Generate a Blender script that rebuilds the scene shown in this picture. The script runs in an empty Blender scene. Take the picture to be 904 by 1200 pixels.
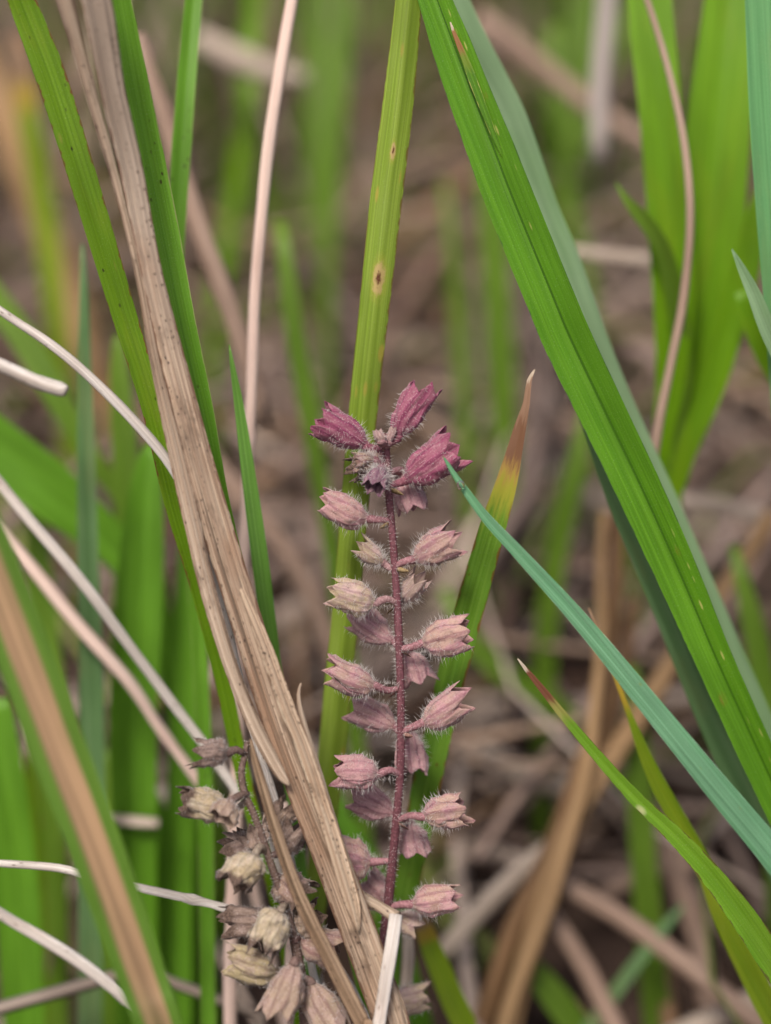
import bpy, math, random
from mathutils import Vector, Matrix, noise

# ---------------------------------------------------------------- camera, sky, sun, exposure
SC = bpy.context.scene
COL = SC.collection
PITCH = math.radians(28.0)
FOCUS = 0.28
FRAME_H = 0.15                      # metres of the scene seen top to bottom at the focus distance
FWD = Vector((0, math.cos(PITCH), -math.sin(PITCH)))
UP = Vector((0, math.sin(PITCH), math.cos(PITCH)))
RIGHT = Vector((1, 0, 0))
AIM = Vector((0, 0, 0.14))
EYE = AIM - FWD * FOCUS
PXM = FRAME_H / (1200 * FOCUS)      # metres per photo pixel per metre of depth

cam_d = bpy.data.cameras.new('camera')
cam = bpy.data.objects.new('camera', cam_d)
COL.objects.link(cam)
cam.location = EYE
cam.rotation_euler = (math.radians(90) - PITCH, 0, 0)
cam_d.sensor_fit = 'VERTICAL'
cam_d.sensor_height = 36
cam_d.sensor_width = 36
cam_d.lens = 36 * FOCUS / FRAME_H
cam_d.clip_start = 0.01
cam_d.clip_end = 200
cam_d.dof.use_dof = True
cam_d.dof.focus_distance = 0.2785
cam_d.dof.aperture_fstop = 6.6
SC.camera = cam

w = bpy.data.worlds.new('World')
SC.world = w
w.use_nodes = True
nt = w.node_tree
for n in list(nt.nodes):
    nt.nodes.remove(n)
sky = nt.nodes.new('ShaderNodeTexSky')
sky.sky_type = 'NISHITA'
sky.sun_disc = False
sky.sun_elevation = math.radians(62)
sky.sun_rotation = math.radians(205)
sky.air_density = 1.0
sky.dust_density = 6.0
sky.ozone_density = 0.6
bg = nt.nodes.new('ShaderNodeBackground')
bg.inputs[1].default_value = 0.055
out = nt.nodes.new('ShaderNodeOutputWorld')
nt.links.new(sky.outputs[0], bg.inputs[0])
nt.links.new(bg.outputs[0], out.inputs[0])

sun_d = bpy.data.lights.new('sun', 'SUN')
sun_d.energy = 1.5
sun_d.angle = math.radians(16)
sun_d.color = (1.0, 0.94, 0.86)
sun = bpy.data.objects.new('sun', sun_d)
COL.objects.link(sun)
sun.rotation_euler = (math.radians(28), 0, math.radians(-25))
sun.location = (-1, -1, 3)

SC.view_settings.view_transform = 'Standard'
SC.view_settings.look = 'None'
SC.view_settings.gamma = 1
SC.view_settings.exposure = 1.22
SC.cycles.use_denoising = True
SC.cycles.denoiser = 'OPENIMAGEDENOISE'
SC.cycles.max_bounces = 8
SC.cycles.transparent_max_bounces = 8

# ---------------------------------------------------------------- helpers
ORIG = {}


def P(px, py, d):
    return EYE + FWD * d + RIGHT * ((px - 452) * PXM * d) + UP * ((600 - py) * PXM * d)


def px2m(p, d):
    return p * PXM * d


def tag(o, label=None, cat=None, group=None, kind=None):
    if label:
        o['label'] = label
    if cat:
        o['category'] = cat
    if group:
        o['group'] = group
    if kind:
        o['kind'] = kind
    return o


def link(o, origin, parent=None):
    COL.objects.link(o)
    ORIG[o.name] = Vector(origin)
    if parent is not None:
        o.parent = parent
        o.location = Vector(origin) - ORIG[parent.name]
    else:
        o.location = origin
    return o


def empty(name, origin, parent=None):
    o = bpy.data.objects.new(name, None)
    o.empty_display_size = 0.005
    return link(o, origin, parent)


def mesh_obj(name, verts, faces, mat, origin=None, parent=None, uv=None, met=None, sharp=None, smooth=True, col=None):
    if origin is None:
        origin = verts[0]
    origin = Vector(origin)
    me = bpy.data.meshes.new(name)
    me.from_pydata([Vector(v) - origin for v in verts], [], faces)
    if smooth:
        me.polygons.foreach_set('use_smooth', [True] * len(me.polygons))
    li = [0] * len(me.loops)
    me.loops.foreach_get('vertex_index', li)
    for nm, data in (('UVMap', uv), ('metric', met)):
        if data is not None:
            lay = me.uv_layers.new(name=nm)
            flat = []
            for i in li:
                flat.extend(data[i])
            lay.data.foreach_set('uv', flat)
    if col is not None:
        ca = me.color_attributes.new('tint', 'FLOAT_COLOR', 'POINT')
        flat = []
        for c in col:
            flat.extend((c[0], c[1], c[2], 1.0))
        ca.data.foreach_set('color', flat)
    if sharp:
        at = me.attributes.new('sharp_edge', 'BOOLEAN', 'EDGE')
        at.data.foreach_set('value', [(e.vertices[0] in sharp and e.vertices[1] in sharp) for e in me.edges])
    me.materials.append(mat)
    me.update()
    o = bpy.data.objects.new(name, me)
    return link(o, origin, parent)


def spline(pts, step):
    """Catmull-Rom through tuples whose first three entries are a position; other entries are carried along."""
    n = len(pts)
    res = []
    k = len(pts[0])
    for i in range(n - 1):
        p0, p1, p2, p3 = pts[max(i - 1, 0)], pts[i], pts[i + 1], pts[min(i + 2, n - 1)]
        if i == 0:
            p0 = tuple(2 * a - b for a, b in zip(p1, p2))
        if i == n - 2:
            p3 = tuple(2 * a - b for a, b in zip(p2, p1))
        L = (Vector(p2[:3]) - Vector(p1[:3])).length
        m = max(2, int(L / step))
        for j in range(m):
            t = j / m
            res.append(tuple(0.5 * (2 * p1[q] + (p2[q] - p0[q]) * t + (2 * p0[q] - 5 * p1[q] + 4 * p2[q] - p3[q]) * t * t
                                    + (3 * p1[q] - p0[q] - 3 * p2[q] + p3[q]) * t ** 3) for q in range(k)))
    res.append(tuple(pts[-1]))
    return res


def px_path(pts, root=True, spread=0.35, ws=1.0):
    """(px, py, depth, width px[, roll deg]) -> world tuples; root=True carries the lower end down into the soil."""
    res = []
    for p in pts:
        q = P(p[0], p[1], p[2])
        res.append((q.x, q.y, q.z, px2m(p[3] * ws, p[2]), math.radians(p[4]) if len(p) > 4 else 0.0))
    if root:
        a, b = res[-2], res[-1]
        d = Vector(b[:3]) - Vector(a[:3])
        d.normalize()
        h = b[2] + 0.006
        dx, dy = d.x * h * spread * 1.6, d.y * h * spread
        for f in (0.5, 1.0):
            g = 1 - (1 - f) ** 2 if f < 1 else 1.0
            res.append((b[0] + dx * g, b[1] + dy * g, b[2] - h * f, b[3] * (1 - 0.3 * f), b[4]))
    return res


def frames(ring):
    n = len(ring)
    out_ = []
    for i in range(n):
        p = Vector(ring[i][:3])
        a, b = Vector(ring[max(i - 1, 0)][:3]), Vector(ring[min(i + 1, n - 1)][:3])
        T = (b - a).normalized()
        V = EYE - p
        V = V - T * V.dot(T)
        N = V.normalized()
        roll = ring[i][4]
        Wd = T.cross(N)
        N2 = N * math.cos(roll) + Wd * math.sin(roll)
        W2 = T.cross(N2)
        out_.append((p, T, N2.normalized(), W2.normalized()))
    return out_


def blade(name, pts, mat, label=None, cat='grass blade', group=None, parent=None, root=True, fold=0.25, arch=0.0, nu=10,
          step=0.0022, thick=0.00022, seed=0, ribs=0.0, wav=0.02, trange=None, spread=0.35, asym=0.0, edge_nibble=0.0, wander=0.0, ws=1.0):
    ring = spline(px_path(pts, root, spread, ws), step)
    fr = frames(ring)
    n = len(ring)
    L = [0.0]
    for i in range(1, n):
        L.append(L[-1] + (fr[i][0] - fr[i - 1][0]).length)
    i0, i1 = 0, n - 1
    if trange:
        i0, i1 = int(trange[0] * (n - 1)), int(trange[1] * (n - 1))
    verts, uv, met, faces, sharp = [], [], [], [], set()
    rl = 2 * nu
    for i in range(i0, i1 + 1):
        p, T, N, W = fr[i]
        if wander:
            p = p + W * noise.noise((L[i] * 60, seed * 3.1, 7.0)) * wander + N * noise.noise((L[i] * 50, seed * 1.7, 3.0)) * wander * 0.6
        hw = ring[i][3] * 0.5 / max(math.cos(ring[i][4]), 0.35)
        hw *= 1 + wav * noise.noise((L[i] * 60, seed * 9.7, 0.3))
        t = i / (n - 1)
        for side in (0, 1):
            rng = range(nu + 1) if side == 0 else range(nu - 1, 0, -1)
            for j in rng:
                u = j / nu
                s = 2 * u - 1 + asym * (1 - (2 * u - 1) ** 2)
                off = fold * abs(s) * hw + arch * (1 - s * s) * hw
                off += ribs * hw * noise.noise((u * 9 + seed * 3.3, L[i] * 12, seed * 1.9))
                th = thick * (1 - 0.75 * abs(2 * u - 1) ** 3) * (0.5 if side == 0 else -0.5)
                ew = hw
                if edge_nibble and (j == 0 or j == nu):
                    ew = hw * (1 - edge_nibble * max(0, noise.noise((L[i] * 420, seed * 4.4 + j, 2.2))))
                q = p + W * (s * ew) + N * (off + th)
                if j in (0, nu):
                    sharp.add(len(verts))
                verts.append(q)
                uv.append((u, t))
                met.append(((u - 0.5) * 2 * hw, L[i]))
    m = i1 - i0 + 1
    for i in range(m - 1):
        for j in range(rl):
            a = i * rl + j
            b = i * rl + (j + 1) % rl
            faces.append((a, b, b + rl, a + rl))
    if i0 == 0:
        faces.append(tuple(range(rl - 1, -1, -1)))
    if i1 == n - 1:
        faces.append(tuple((m - 1) * rl + j for j in range(rl)))
    o = mesh_obj(name, verts, faces, mat, origin=fr[n - 1][0] if parent is None else fr[i0][0], parent=parent, uv=uv, met=met, sharp=sharp)
    return tag(o, label, cat, group) if parent is None else (tag(o, label) if label else o)


def stalk(name, pts, mat, label=None, cat='straw', group=None, parent=None, root=True, nu=12, step=0.002, flat=0.8, ridge=0.05,
          seed=0, world=False, spread=0.35, wander=0.0004, ws=1.0, nodes=0.0):
    ring = spline(pts if world else px_path(pts, root, spread, ws), step)
    fr = frames(ring)
    n = len(ring)
    verts, uv, met, faces = [], [], [], []
    L = 0.0
    for i in range(n):
        p, T, N, W = fr[i]
        if i:
            L += (fr[i][0] - fr[i - 1][0]).length
        if wander:
            p = p + W * noise.noise((L * 45, seed * 2.3, 5.0)) * wander + N * noise.noise((L * 45, seed * 4.3, 1.0)) * wander
        r = ring[i][3] * 0.5
        r *= 1 + 0.06 * noise.noise((L * 180, seed * 5.1, 0.0))
        if nodes:
            ph_ = ((L + nodes * 0.37) % nodes) - nodes * 0.5
            r *= 1 + 0.38 * math.exp(-(ph_ / 0.0008) ** 2) - 0.16 * math.exp(-((ph_ - 0.0022) / 0.001) ** 2)
        for j in range(nu + 1):
            a = 2 * math.pi * j / nu - math.pi / 2
            rr = r * (1 + ridge * noise.noise((math.cos(a) * 3 + seed, math.sin(a) * 3, L * 25)))
            verts.append(p + W * (math.cos(a) * rr) + N * (math.sin(a) * rr * flat))
            uv.append((j / nu, i / (n - 1)))
            met.append((j / nu * 2 * math.pi * r, L))
    c = nu + 1
    for i in range(n - 1):
        for j in range(nu):
            faces.append((i * c + j, i * c + j + 1, (i + 1) * c + j + 1, (i + 1) * c + j))
    faces.append(tuple(range(nu - 1, -1, -1)))
    faces.append(tuple((n - 1) * c + j for j in range(nu)))
    o = mesh_obj(name, verts, faces, mat, origin=fr[n - 1][0] if parent is None else fr[0][0], parent=parent, uv=uv, met=met)
    return tag(o, label, cat, group) if parent is None else (tag(o, label) if label else o)


# ---------------------------------------------------------------- materials
class G:
    def __init__(self, name):
        self.m = bpy.data.materials.new(name)
        self.m.use_nodes = True
        self.t = self.m.node_tree
        for n_ in list(self.t.nodes):
            self.t.nodes.remove(n_)
        self.out = self.t.nodes.new('ShaderNodeOutputMaterial')

    def n(self, typ, ins=None, **kw):
        nd = self.t.nodes.new(typ)
        for k_, v in kw.items():
            setattr(nd, k_, v)
        for k_, v in (ins or {}).items():
            if isinstance(v, bpy.types.NodeSocket):
                self.t.links.new(v, nd.inputs[k_])
            else:
                nd.inputs[k_].default_value = v
        return nd

    def math(self, op, a, b=0.0, clamp=False):
        return self.n('ShaderNodeMath', {0: a, 1: b}, operation=op, use_clamp=clamp).outputs[0]

    def mix(self, f, a, b, mode='MIX'):
        def c4(x):
            return x if isinstance(x, bpy.types.NodeSocket) else (x[0], x[1], x[2], 1)
        nd = self.t.nodes.new('ShaderNodeMix')
        nd.data_type = 'RGBA'
        nd.blend_type = mode
        for idx, v in ((0, f), (6, c4(a)), (7, c4(b))):
            if isinstance(v, bpy.types.NodeSocket):
                self.t.links.new(v, nd.inputs[idx])
            else:
                nd.inputs[idx].default_value = v
        return nd.outputs[2]

    def step(self, x, lo, hi):
        return self.n('ShaderNodeMapRange', {0: x, 1: lo, 2: hi, 3: 0.0, 4: 1.0}, interpolation_type='SMOOTHSTEP').outputs[0]

    def noise(self, vec, scale=1.0, detail=3.0, rough=0.55):
        return self.n('ShaderNodeTexNoise', {'Vector': vec, 'Scale': scale, 'Detail': detail, 'Roughness': rough}).outputs[0]

    def scaled(self, vec, sx, sy, sz=1.0, off=(0, 0, 0)):
        nd = self.n('ShaderNodeMapping', {'Vector': vec, 'Scale': (sx, sy, sz), 'Location': off})
        return nd.outputs[0]

    def uv(self, name):
        return self.n('ShaderNodeUVMap', uv_map=name).outputs[0]

    def finish(self, col, rough=0.5, trans=0.3, bump=None, bstr=0.4, bdist=0.0001, spec=0.35, tcol=None, sheen=0.0):
        pr = self.n('ShaderNodeBsdfPrincipled', {'Base Color': col, 'Roughness': rough, 'Specular IOR Level': spec})
        if sheen:
            pr.inputs['Sheen Weight'].default_value = sheen
        if bump is not None:
            b = self.n('ShaderNodeBump', {'Height': bump, 'Strength': bstr, 'Distance': bdist})
            self.t.links.new(b.outputs[0], pr.inputs['Normal'])
        sh = pr.outputs[0]
        if trans:
            tr = self.n('ShaderNodeBsdfTranslucent', {'Color': tcol if tcol is not None else col})
            sh = self.n('ShaderNodeMixShader', {0: trans, 1: sh, 2: tr.outputs[0]}).outputs[0]
        self.t.links.new(sh, self.out.inputs[0])
        return self.m


def leaf_mat(name, c1, c2, patch=None, patch_amt=0.35, edge=None, edge_w=0.1, edge_break=0.5, speck=None, speck_r=0.25, speck_gate=0.75,
             speck_scale=(500, 160), mid=None, mid_w=0.05, mid_u=0.5, spots=(), tip=None, tip_t=0.1, halves=None, rough=0.42, trans=0.3,
             across=3200, along=14, bstr=0.35, off=0.0, core=None, core_w=0.5, dots=None, dots_gate=0.9, dots_scale=(1600, 900), spec=0.22, contrast=1.0, grad=None, deep=0.0, speck_u=None):
    g = G(name)
    uvn, met = g.uv('UVMap'), g.uv('metric')
    sp = g.n('ShaderNodeSeparateXYZ', {0: uvn})
    u, t = sp.outputs[0], sp.outputs[1]
    fine = g.noise(g.scaled(met, across, along, 1, (off, off, 0)), 1, 2, 0.6)
    strk = g.noise(g.scaled(met, across * 0.3, along * 1.5, 1, (off + 3, off, 0)), 1, 3, 0.5)
    c = g.mix(g.step(strk, 0.5 - 0.2 / contrast, 0.5 + 0.2 / contrast), c1, c2)
    c = g.mix(g.math('MULTIPLY', g.step(fine, 0.45, 0.72), 0.35 * contrast), c, tuple(x * 0.55 for x in c1))
    c = g.mix(g.math('MULTIPLY', g.step(fine, 0.52, 0.3), 0.22 * contrast), c, tuple(min(1, x * 1.6 + 0.015) for x in c2))
    big = g.noise(g.scaled(met, 240, 45, 1, (off, 7 + off, 0)), 1, 3, 0.6)
    if patch:
        c = g.mix(g.math('MULTIPLY', g.step(big, 0.48, 0.68), patch_amt), c, patch)
    vf = g.noise(g.scaled(met, across * 3.1, along * 2.5, 1, (off + 9, off, 0)), 1, 1, 0.5)
    c = g.mix(g.math('MULTIPLY', g.step(vf, 0.5, 0.68), 0.3 * contrast), c, tuple(x * 0.5 for x in c1))
    if deep:
        dl = g.noise(g.scaled(met, 1500, 12, 1, (off + 5, off, 0)), 1, 4, 0.75)
        c = g.mix(g.math('MULTIPLY', g.step(dl, 0.54, 0.66), deep), c, tuple(x * 0.33 for x in c1))
        c = g.mix(g.math('MULTIPLY', g.step(dl, 0.44, 0.30), deep), c, tuple(min(.8, x * 1.35 + 0.05) for x in c2))
        bl = g.noise(g.scaled(met, 350, 90, 1, (off, off + 11, 0)), 1, 4, 0.7)
        c = g.mix(g.math('MULTIPLY', g.step(bl, 0.52, 0.68), deep * 0.9), c, tuple(x * 0.42 for x in c1))
    if grad:
        gs = g.mix(g.step(strk, 0.35, 0.65), grad[0], tuple(x * 0.72 for x in grad[0]))
        c = g.mix(g.math('MULTIPLY', g.step(g.math('ADD', t, g.math('MULTIPLY', big, 0.12)), grad[2], grad[1]), 0.85), c, gs)
    e = g.math('MULTIPLY', g.math('ABSOLUTE', g.math('SUBTRACT', u, mid_u)), 2.0)
    if core:
        ce = g.math('ADD', e, g.math('MULTIPLY', g.math('SUBTRACT', strk, 0.5), 0.25))
        cc = g.mix(g.step(strk, 0.35, 0.65), core, tuple(x * 0.6 for x in core))
        cc = g.mix(g.math('MULTIPLY', g.step(fine, 0.5, 0.7), 0.5), cc, tuple(x * 0.4 for x in core))
        c = g.mix(g.step(ce, core_w + 0.1, core_w - 0.08), c, cc)
    if mid:
        c = g.mix(g.step(e, mid_w, mid_w * 0.35), c, mid)
    if speck:
        vor = g.n('ShaderNodeTexVoronoi', {'Vector': g.scaled(met, speck_scale[0], speck_scale[1], 1, (off, off * 2, 0)), 'Scale': 1.0})
        gate = g.n('ShaderNodeSeparateColor', {0: vor.outputs['Color']}).outputs[0]
        f = g.math('MULTIPLY', g.step(vor.outputs['Distance'], speck_r, speck_r * 0.45), g.math('GREATER_THAN', gate, speck_gate))
        if speck_u:
            f = g.math('MULTIPLY', f, g.math('MULTIPLY', g.step(u, speck_u[0], speck_u[0] + .06), g.step(u, speck_u[1], speck_u[1] - .06)))
            f = g.math('MULTIPLY', f, g.step(big, 0.40, 0.52))
        c = g.mix(g.math('MULTIPLY', f, 0.85), c, speck)
    if dots:
        vor = g.n('ShaderNodeTexVoronoi', {'Vector': g.scaled(met, dots_scale[0], dots_scale[1], 1, (off * 3, off, 0)), 'Scale': 1.0})
        gate = g.n('ShaderNodeSeparateColor', {0: vor.outputs['Color']}).outputs[1]
        clus = g.step(g.noise(g.scaled(met, 500, 60, 1, (off, 1, 0)), 1, 2), 0.4, 0.6)
        f = g.math('MULTIPLY', g.math('MULTIPLY', g.step(vor.outputs['Distance'], g.math('ADD', 0.18, g.math('MULTIPLY', fine, 0.45)), 0.16), g.math('GREATER_THAN', gate, dots_gate)), clus)
        c = g.mix(f, c, dots)
    if edge:
        e2 = g.math('ABSOLUTE', g.math('SUBTRACT', g.math('MULTIPLY', u, 2.0), 1.0))
        br = g.noise(g.scaled(met, 100, 260, 1, (off, 2, 0)), 1, 3, 0.65)
        thr = g.math('SUBTRACT', 1.0, g.math('MULTIPLY', g.step(br, edge_break - 0.12, edge_break + 0.18), edge_w * 2))
        c = g.mix(g.math('MULTIPLY', g.step(g.math('SUBTRACT', e2, thr), -0.02, 0.05), 0.9), c, edge)
    for (su, st, ru, rt) in spots:
        du = g.math('DIVIDE', g.math('SUBTRACT', u, su), ru)
        dt = g.math('DIVIDE', g.math('SUBTRACT', t, st), rt)
        dd = g.math('SQRT', g.math('ADD', g.math('MULTIPLY', du, du), g.math('MULTIPLY', dt, dt)))
        dd = g.math('ADD', dd, g.math('MULTIPLY', g.math('SUBTRACT', g.noise(g.scaled(met, 2600, 900), 1, 4, 0.7), 0.5), 1.3))
        c = g.mix(g.math('MULTIPLY', g.step(dd, 1.9, 0.8), 0.5), c, (0.40, 0.38, 0.06))
        c = g.mix(g.step(dd, 1.15, 0.75), c, (0.50, 0.38, 0.15))
        c = g.mix(g.step(dd, 0.55, 0.2), c, (0.13, 0.045, 0.02))
    dst = g.noise(g.scaled(met, 5200, 4200, 1, (off, off, 0)), 1, 3, 0.75)
    c = g.mix(g.math('MULTIPLY', g.step(dst, 0.56, 0.74), 0.22), c, (0.62, 0.60, 0.50))
    c = g.mix(g.math('MULTIPLY', g.step(dst, 0.44, 0.28), 0.25), c, tuple(x * 0.4 for x in c1))
    drift = g.noise(g.scaled(met, 130, 28, 1, (off + 2, off + 5, 0)), 1, 3, 0.6)
    c = g.mix(g.math('MULTIPLY', g.step(drift, 0.42, 0.68), 0.42), c, tuple(x * 0.55 for x in c1))
    if tip:
        tn = g.math('ADD', t, g.math('MULTIPLY', g.math('SUBTRACT', g.noise(g.scaled(met, 1600, 140), 1, 4, 0.7), 0.5), tip_t * 0.7))
        prev = c
        for (pos, colr) in reversed(tip):
            prev = g.mix(g.step(tn, tip_t * pos * 1.14, tip_t * pos * 0.86), prev, colr)
        c = prev
    return g.finish(c, rough=rough, trans=trans, bump=fine, bstr=bstr, spec=spec)


def simple_mat(name, c1, c2, rough=0.6, trans=0.0, scale=400):
    g = G(name)
    co = g.n('ShaderNodeTexCoord').outputs['Object']
    f = g.noise(co, scale, 3)
    return g.finish(g.mix(g.step(f, 0.3, 0.7), c1, c2), rough=rough, trans=trans, bump=f, bstr=0.3)


GREEN = dict(rough=0.42, trans=0.32, bstr=0.22)
M = {}
M['olive'] = leaf_mat('olive_leaf', (0.115, 0.235, 0.004), (0.15, 0.29, 0.008), patch=(0.22, 0.27, 0.02), edge=(0.16, 0.05, 0.02), edge_w=0.11,
                      edge_break=0.52, dots=(0.03, 0.02, 0.01), dots_gate=0.93, off=1.3, speck=(0.30, 0.30, 0.05), speck_gate=0.86, **GREEN)
M['fresh'] = leaf_mat('fresh_green_leaf', (0.12, 0.30, 0.016), (0.16, 0.36, 0.028), edge=(0.30, 0.34, 0.12), edge_w=0.05, edge_break=0.4, off=4.1,
                      dots=(0.05, 0.05, 0.01), dots_gate=0.95, **GREEN)
M['fresh_blue'] = leaf_mat('blue_green_leaf', (0.115, 0.27, 0.035), (0.155, 0.33, 0.055), edge=(0.16, 0.32, 0.14), edge_w=0.04, off=6.4, **GREEN)
M['tall'] = leaf_mat('tall_spotted_leaf', (0.21, 0.32, 0.028), (0.28, 0.39, 0.05), patch=(0.26, 0.36, 0.06), patch_amt=0.6, edge=(0.16, 0.09, 0.03),
                     edge_w=0.05, edge_break=0.45, speck=(0.42, 0.34, 0.06), speck_gate=0.80, speck_r=0.3, speck_scale=(700, 170), off=2.2,
                     spots=((0.36, 0.152, 0.07, 0.0055), (0.36, 0.232, 0.17, 0.0105), (0.2, 0.335, 0.07, 0.005)), contrast=1.3, **GREEN)
M['big'] = leaf_mat('broad_keeled_leaf', (0.085, 0.24, 0.008), (0.125, 0.31, 0.013), patch=(0.12, 0.30, 0.015), patch_amt=0.5,
                    speck=(0.50, 0.50, 0.14), speck_gate=0.66, speck_r=0.32, speck_scale=(1700, 300), speck_u=(0.12, 0.38), mid=(0.045, 0.13, 0.006), mid_w=0.07, mid_u=0.455, edge=(0.05, 0.10, 0.03), edge_w=0.03, off=8.0,
                    dots=(0.30, 0.16, 0.03), dots_gate=0.965, dots_scale=(500, 260), **GREEN)
M['pale'] = leaf_mat('pale_grey_green_leaf', (0.17, 0.28, 0.14), (0.22, 0.34, 0.18), patch=(0.12, 0.25, 0.08), off=3.7, rough=0.5, trans=0.25)
M['pale_dark'] = leaf_mat('dull_green_leaf', (0.09, 0.19, 0.06), (0.14, 0.25, 0.10), patch=(0.20, 0.24, 0.09), off=5.7, rough=0.5, trans=0.25)
M['teal'] = leaf_mat('teal_waxy_leaf', (0.095, 0.245, 0.12), (0.14, 0.31, 0.17), patch=(0.11, 0.32, 0.14), patch_amt=0.6, edge=(0.25, 0.42, 0.28), edge_w=0.04,
                     off=9.3, rough=0.5, trans=0.2, across=4200, contrast=1.7, dots=(0.16, 0.22, 0.06), dots_gate=0.97, tip=((0.5, (0.22, 0.16, 0.09)),), tip_t=0.012)
M['low'] = leaf_mat('low_notched_leaf', (0.115, 0.26, 0.01), (0.16, 0.32, 0.018), patch=(0.19, 0.30, 0.03), edge=(0.10, 0.06, 0.02), edge_w=0.09, edge_break=0.5,
                    speck=(0.50, 0.50, 0.25), speck_gate=0.93, speck_r=0.34, speck_scale=(420, 230), off=7.7, tip=((0.3, (0.5, 0.42, 0.33)), (1.0, (0.16, 0.06, 0.03)), (1.35, (.25, .24, .06))), tip_t=0.055, **GREEN)
M['sliver'] = leaf_mat('olive_sliver', (0.07, 0.20, 0.006), (0.10, 0.25, 0.01), patch=(0.22, 0.27, 0.04), patch_amt=0.6, edge=(0.45, 0.42, 0.12), edge_w=0.14, edge_break=0.5, off=6.6,
                       tip=((0.35, (0.55, 0.45, 0.33)), (1.0, (0.30, 0.14, 0.05)), (1.5, (0.16, 0.24, 0.02))), tip_t=0.26, **GREEN)
M['yellow'] = leaf_mat('yellowing_leaf', (0.19, 0.31, 0.01), (0.26, 0.37, 0.015), patch=(0.36, 0.33, 0.03), off=1.9,
                       tip=((0.75, (0.28, 0.17, 0.10)), (1.15, (0.38, 0.27, 0.03))), tip_t=0.10, **GREEN)
M['behind'] = leaf_mat('dry_tipped_leaf', (0.12, 0.26, 0.018), (0.17, 0.32, 0.035), patch=(0.10, 0.25, 0.04), edge=(0.17, 0.07, 0.02), edge_w=0.10, edge_break=0.46,
                       speck=(0.40, 0.40, 0.10), speck_gate=0.9, off=2.9, contrast=1.2, tip=((0.12, (0.50, 0.40, 0.30)), (0.45, (0.30, 0.18, 0.115)), (0.84, (0.20, 0.10, 0.055)), (0.97, (0.42, 0.27, 0.07)), (1.25, (0.34, 0.34, 0.04))), tip_t=0.10, dots=(0.12, 0.05, 0.01), dots_gate=0.93, **GREEN)
M['wither'] = leaf_mat('withered_tip', (0.27, 0.15, 0.09), (0.38, 0.24, 0.16), patch=(0.17, 0.09, 0.05), patch_amt=0.7, edge=(0.10, 0.05, 0.03), edge_w=0.12, edge_break=0.45, grad=((0.46, 0.33, 0.04), 0.150, 0.128),
                       off=5.2, rough=0.7, trans=0.2, contrast=1.6, dots=(0.06, 0.03, 0.02), dots_gate=0.85)
M['yellow_green'] = leaf_mat('light_green_leaf', (0.14, 0.32, 0.004), (0.19, 0.39, 0.006), patch=(0.26, 0.36, 0.01), off=3.3, rough=0.42, trans=0.38)  # saturated yellow-green leaf colour, slightly more translucent tissue
M['teal_soft'] = leaf_mat('blue_grey_leaf', (0.10, 0.29, 0.10), (0.14, 0.35, 0.13), patch=(0.20, 0.34, 0.11), off=6.9, rough=0.5, trans=0.25)
M['bggreen'] = leaf_mat('muted_green_leaf', (0.11, 0.22, 0.015), (0.16, 0.28, 0.025), patch=(0.17, 0.25, 0.04), off=0.7, rough=0.45, trans=0.3)  # muted leaf green shared by the blurred blades
M['bggreen2'] = leaf_mat('bright_clump_leaf', (0.12, 0.30, 0.014), (0.16, 0.37, 0.025), patch=(0.15, 0.34, 0.03), off=0.9, rough=0.45, trans=0.35)
M['tancore'] = leaf_mat('half_dead_leaf', (0.07, 0.15, 0.012), (0.10, 0.20, 0.02), core=(0.42, 0.265, 0.15), core_w=0.52, off=4.4, rough=0.5, trans=0.15)
STRAW = dict(rough=0.65, trans=0.12, bstr=1.0, contrast=1.9, spec=0.2, across=5200, along=9, deep=0.85)
M['straw'] = leaf_mat('dry_brown_straw', (0.30, 0.205, 0.145), (0.48, 0.365, 0.27), patch=(0.33, 0.185, 0.11), patch_amt=0.7, dots=(0.035, 0.018, 0.015), dots_gate=0.66,
                      dots_scale=(2500, 1200), off=2.0, grad=((0.52, 0.42, 0.34), 0.15, 0.36), edge=(0.16, 0.08, 0.05), edge_w=0.08, edge_break=0.45, **STRAW)
M['straw_top'] = leaf_mat('dry_pale_leaf', (0.42, 0.31, 0.22), (0.60, 0.48, 0.37), patch=(0.35, 0.22, 0.13), patch_amt=0.6, dots=(0.10, 0.05, 0.035), dots_gate=0.9,
                          dots_scale=(1500, 800), off=5.0, **STRAW)
M['straw_grey'] = leaf_mat('dry_grey_straw', (0.34, 0.24, 0.17), (0.50, 0.39, 0.30), patch=(0.25, 0.15, 0.09), patch_amt=0.6, dots=(0.04, 0.02, 0.02), dots_gate=0.82,
                           dots_scale=(2500, 1200), off=7.0, edge=(0.14, 0.07, 0.04), edge_w=0.10, **STRAW)
M['straw_ridge'] = leaf_mat('pale_ridged_straw', (0.40, 0.28, 0.195), (0.60, 0.46, 0.34), patch=(0.36, 0.22, 0.13), patch_amt=0.5, dots=(0.03, 0.015, 0.012), dots_gate=0.30,
                            dots_scale=(2900, 1300), off=4.0, edge=(0.14, 0.07, 0.04), edge_w=0.10, **STRAW)
M['straw_dark'] = leaf_mat('thin_brown_straw', (0.25, 0.16, 0.10), (0.39, 0.275, 0.18), patch=(0.2, 0.11, 0.06), patch_amt=0.6, dots=(0.03, 0.015, 0.012), dots_gate=0.62,
                           dots_scale=(2600, 1200), off=3.0, edge=(0.10, 0.05, 0.03), edge_w=0.12, **STRAW)
M['white'] = leaf_mat('bleached_straw', (0.60, 0.53, 0.48), (0.80, 0.74, 0.69), patch=(0.36, 0.26, 0.20), patch_amt=0.5, dots=(0.14, 0.09, 0.07), dots_gate=0.80, dots_scale=(3000, 900), off=1.1, rough=0.5, trans=0.05,
                      contrast=1.5, bstr=0.8, across=3600, along=10, deep=0.45)
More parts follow.
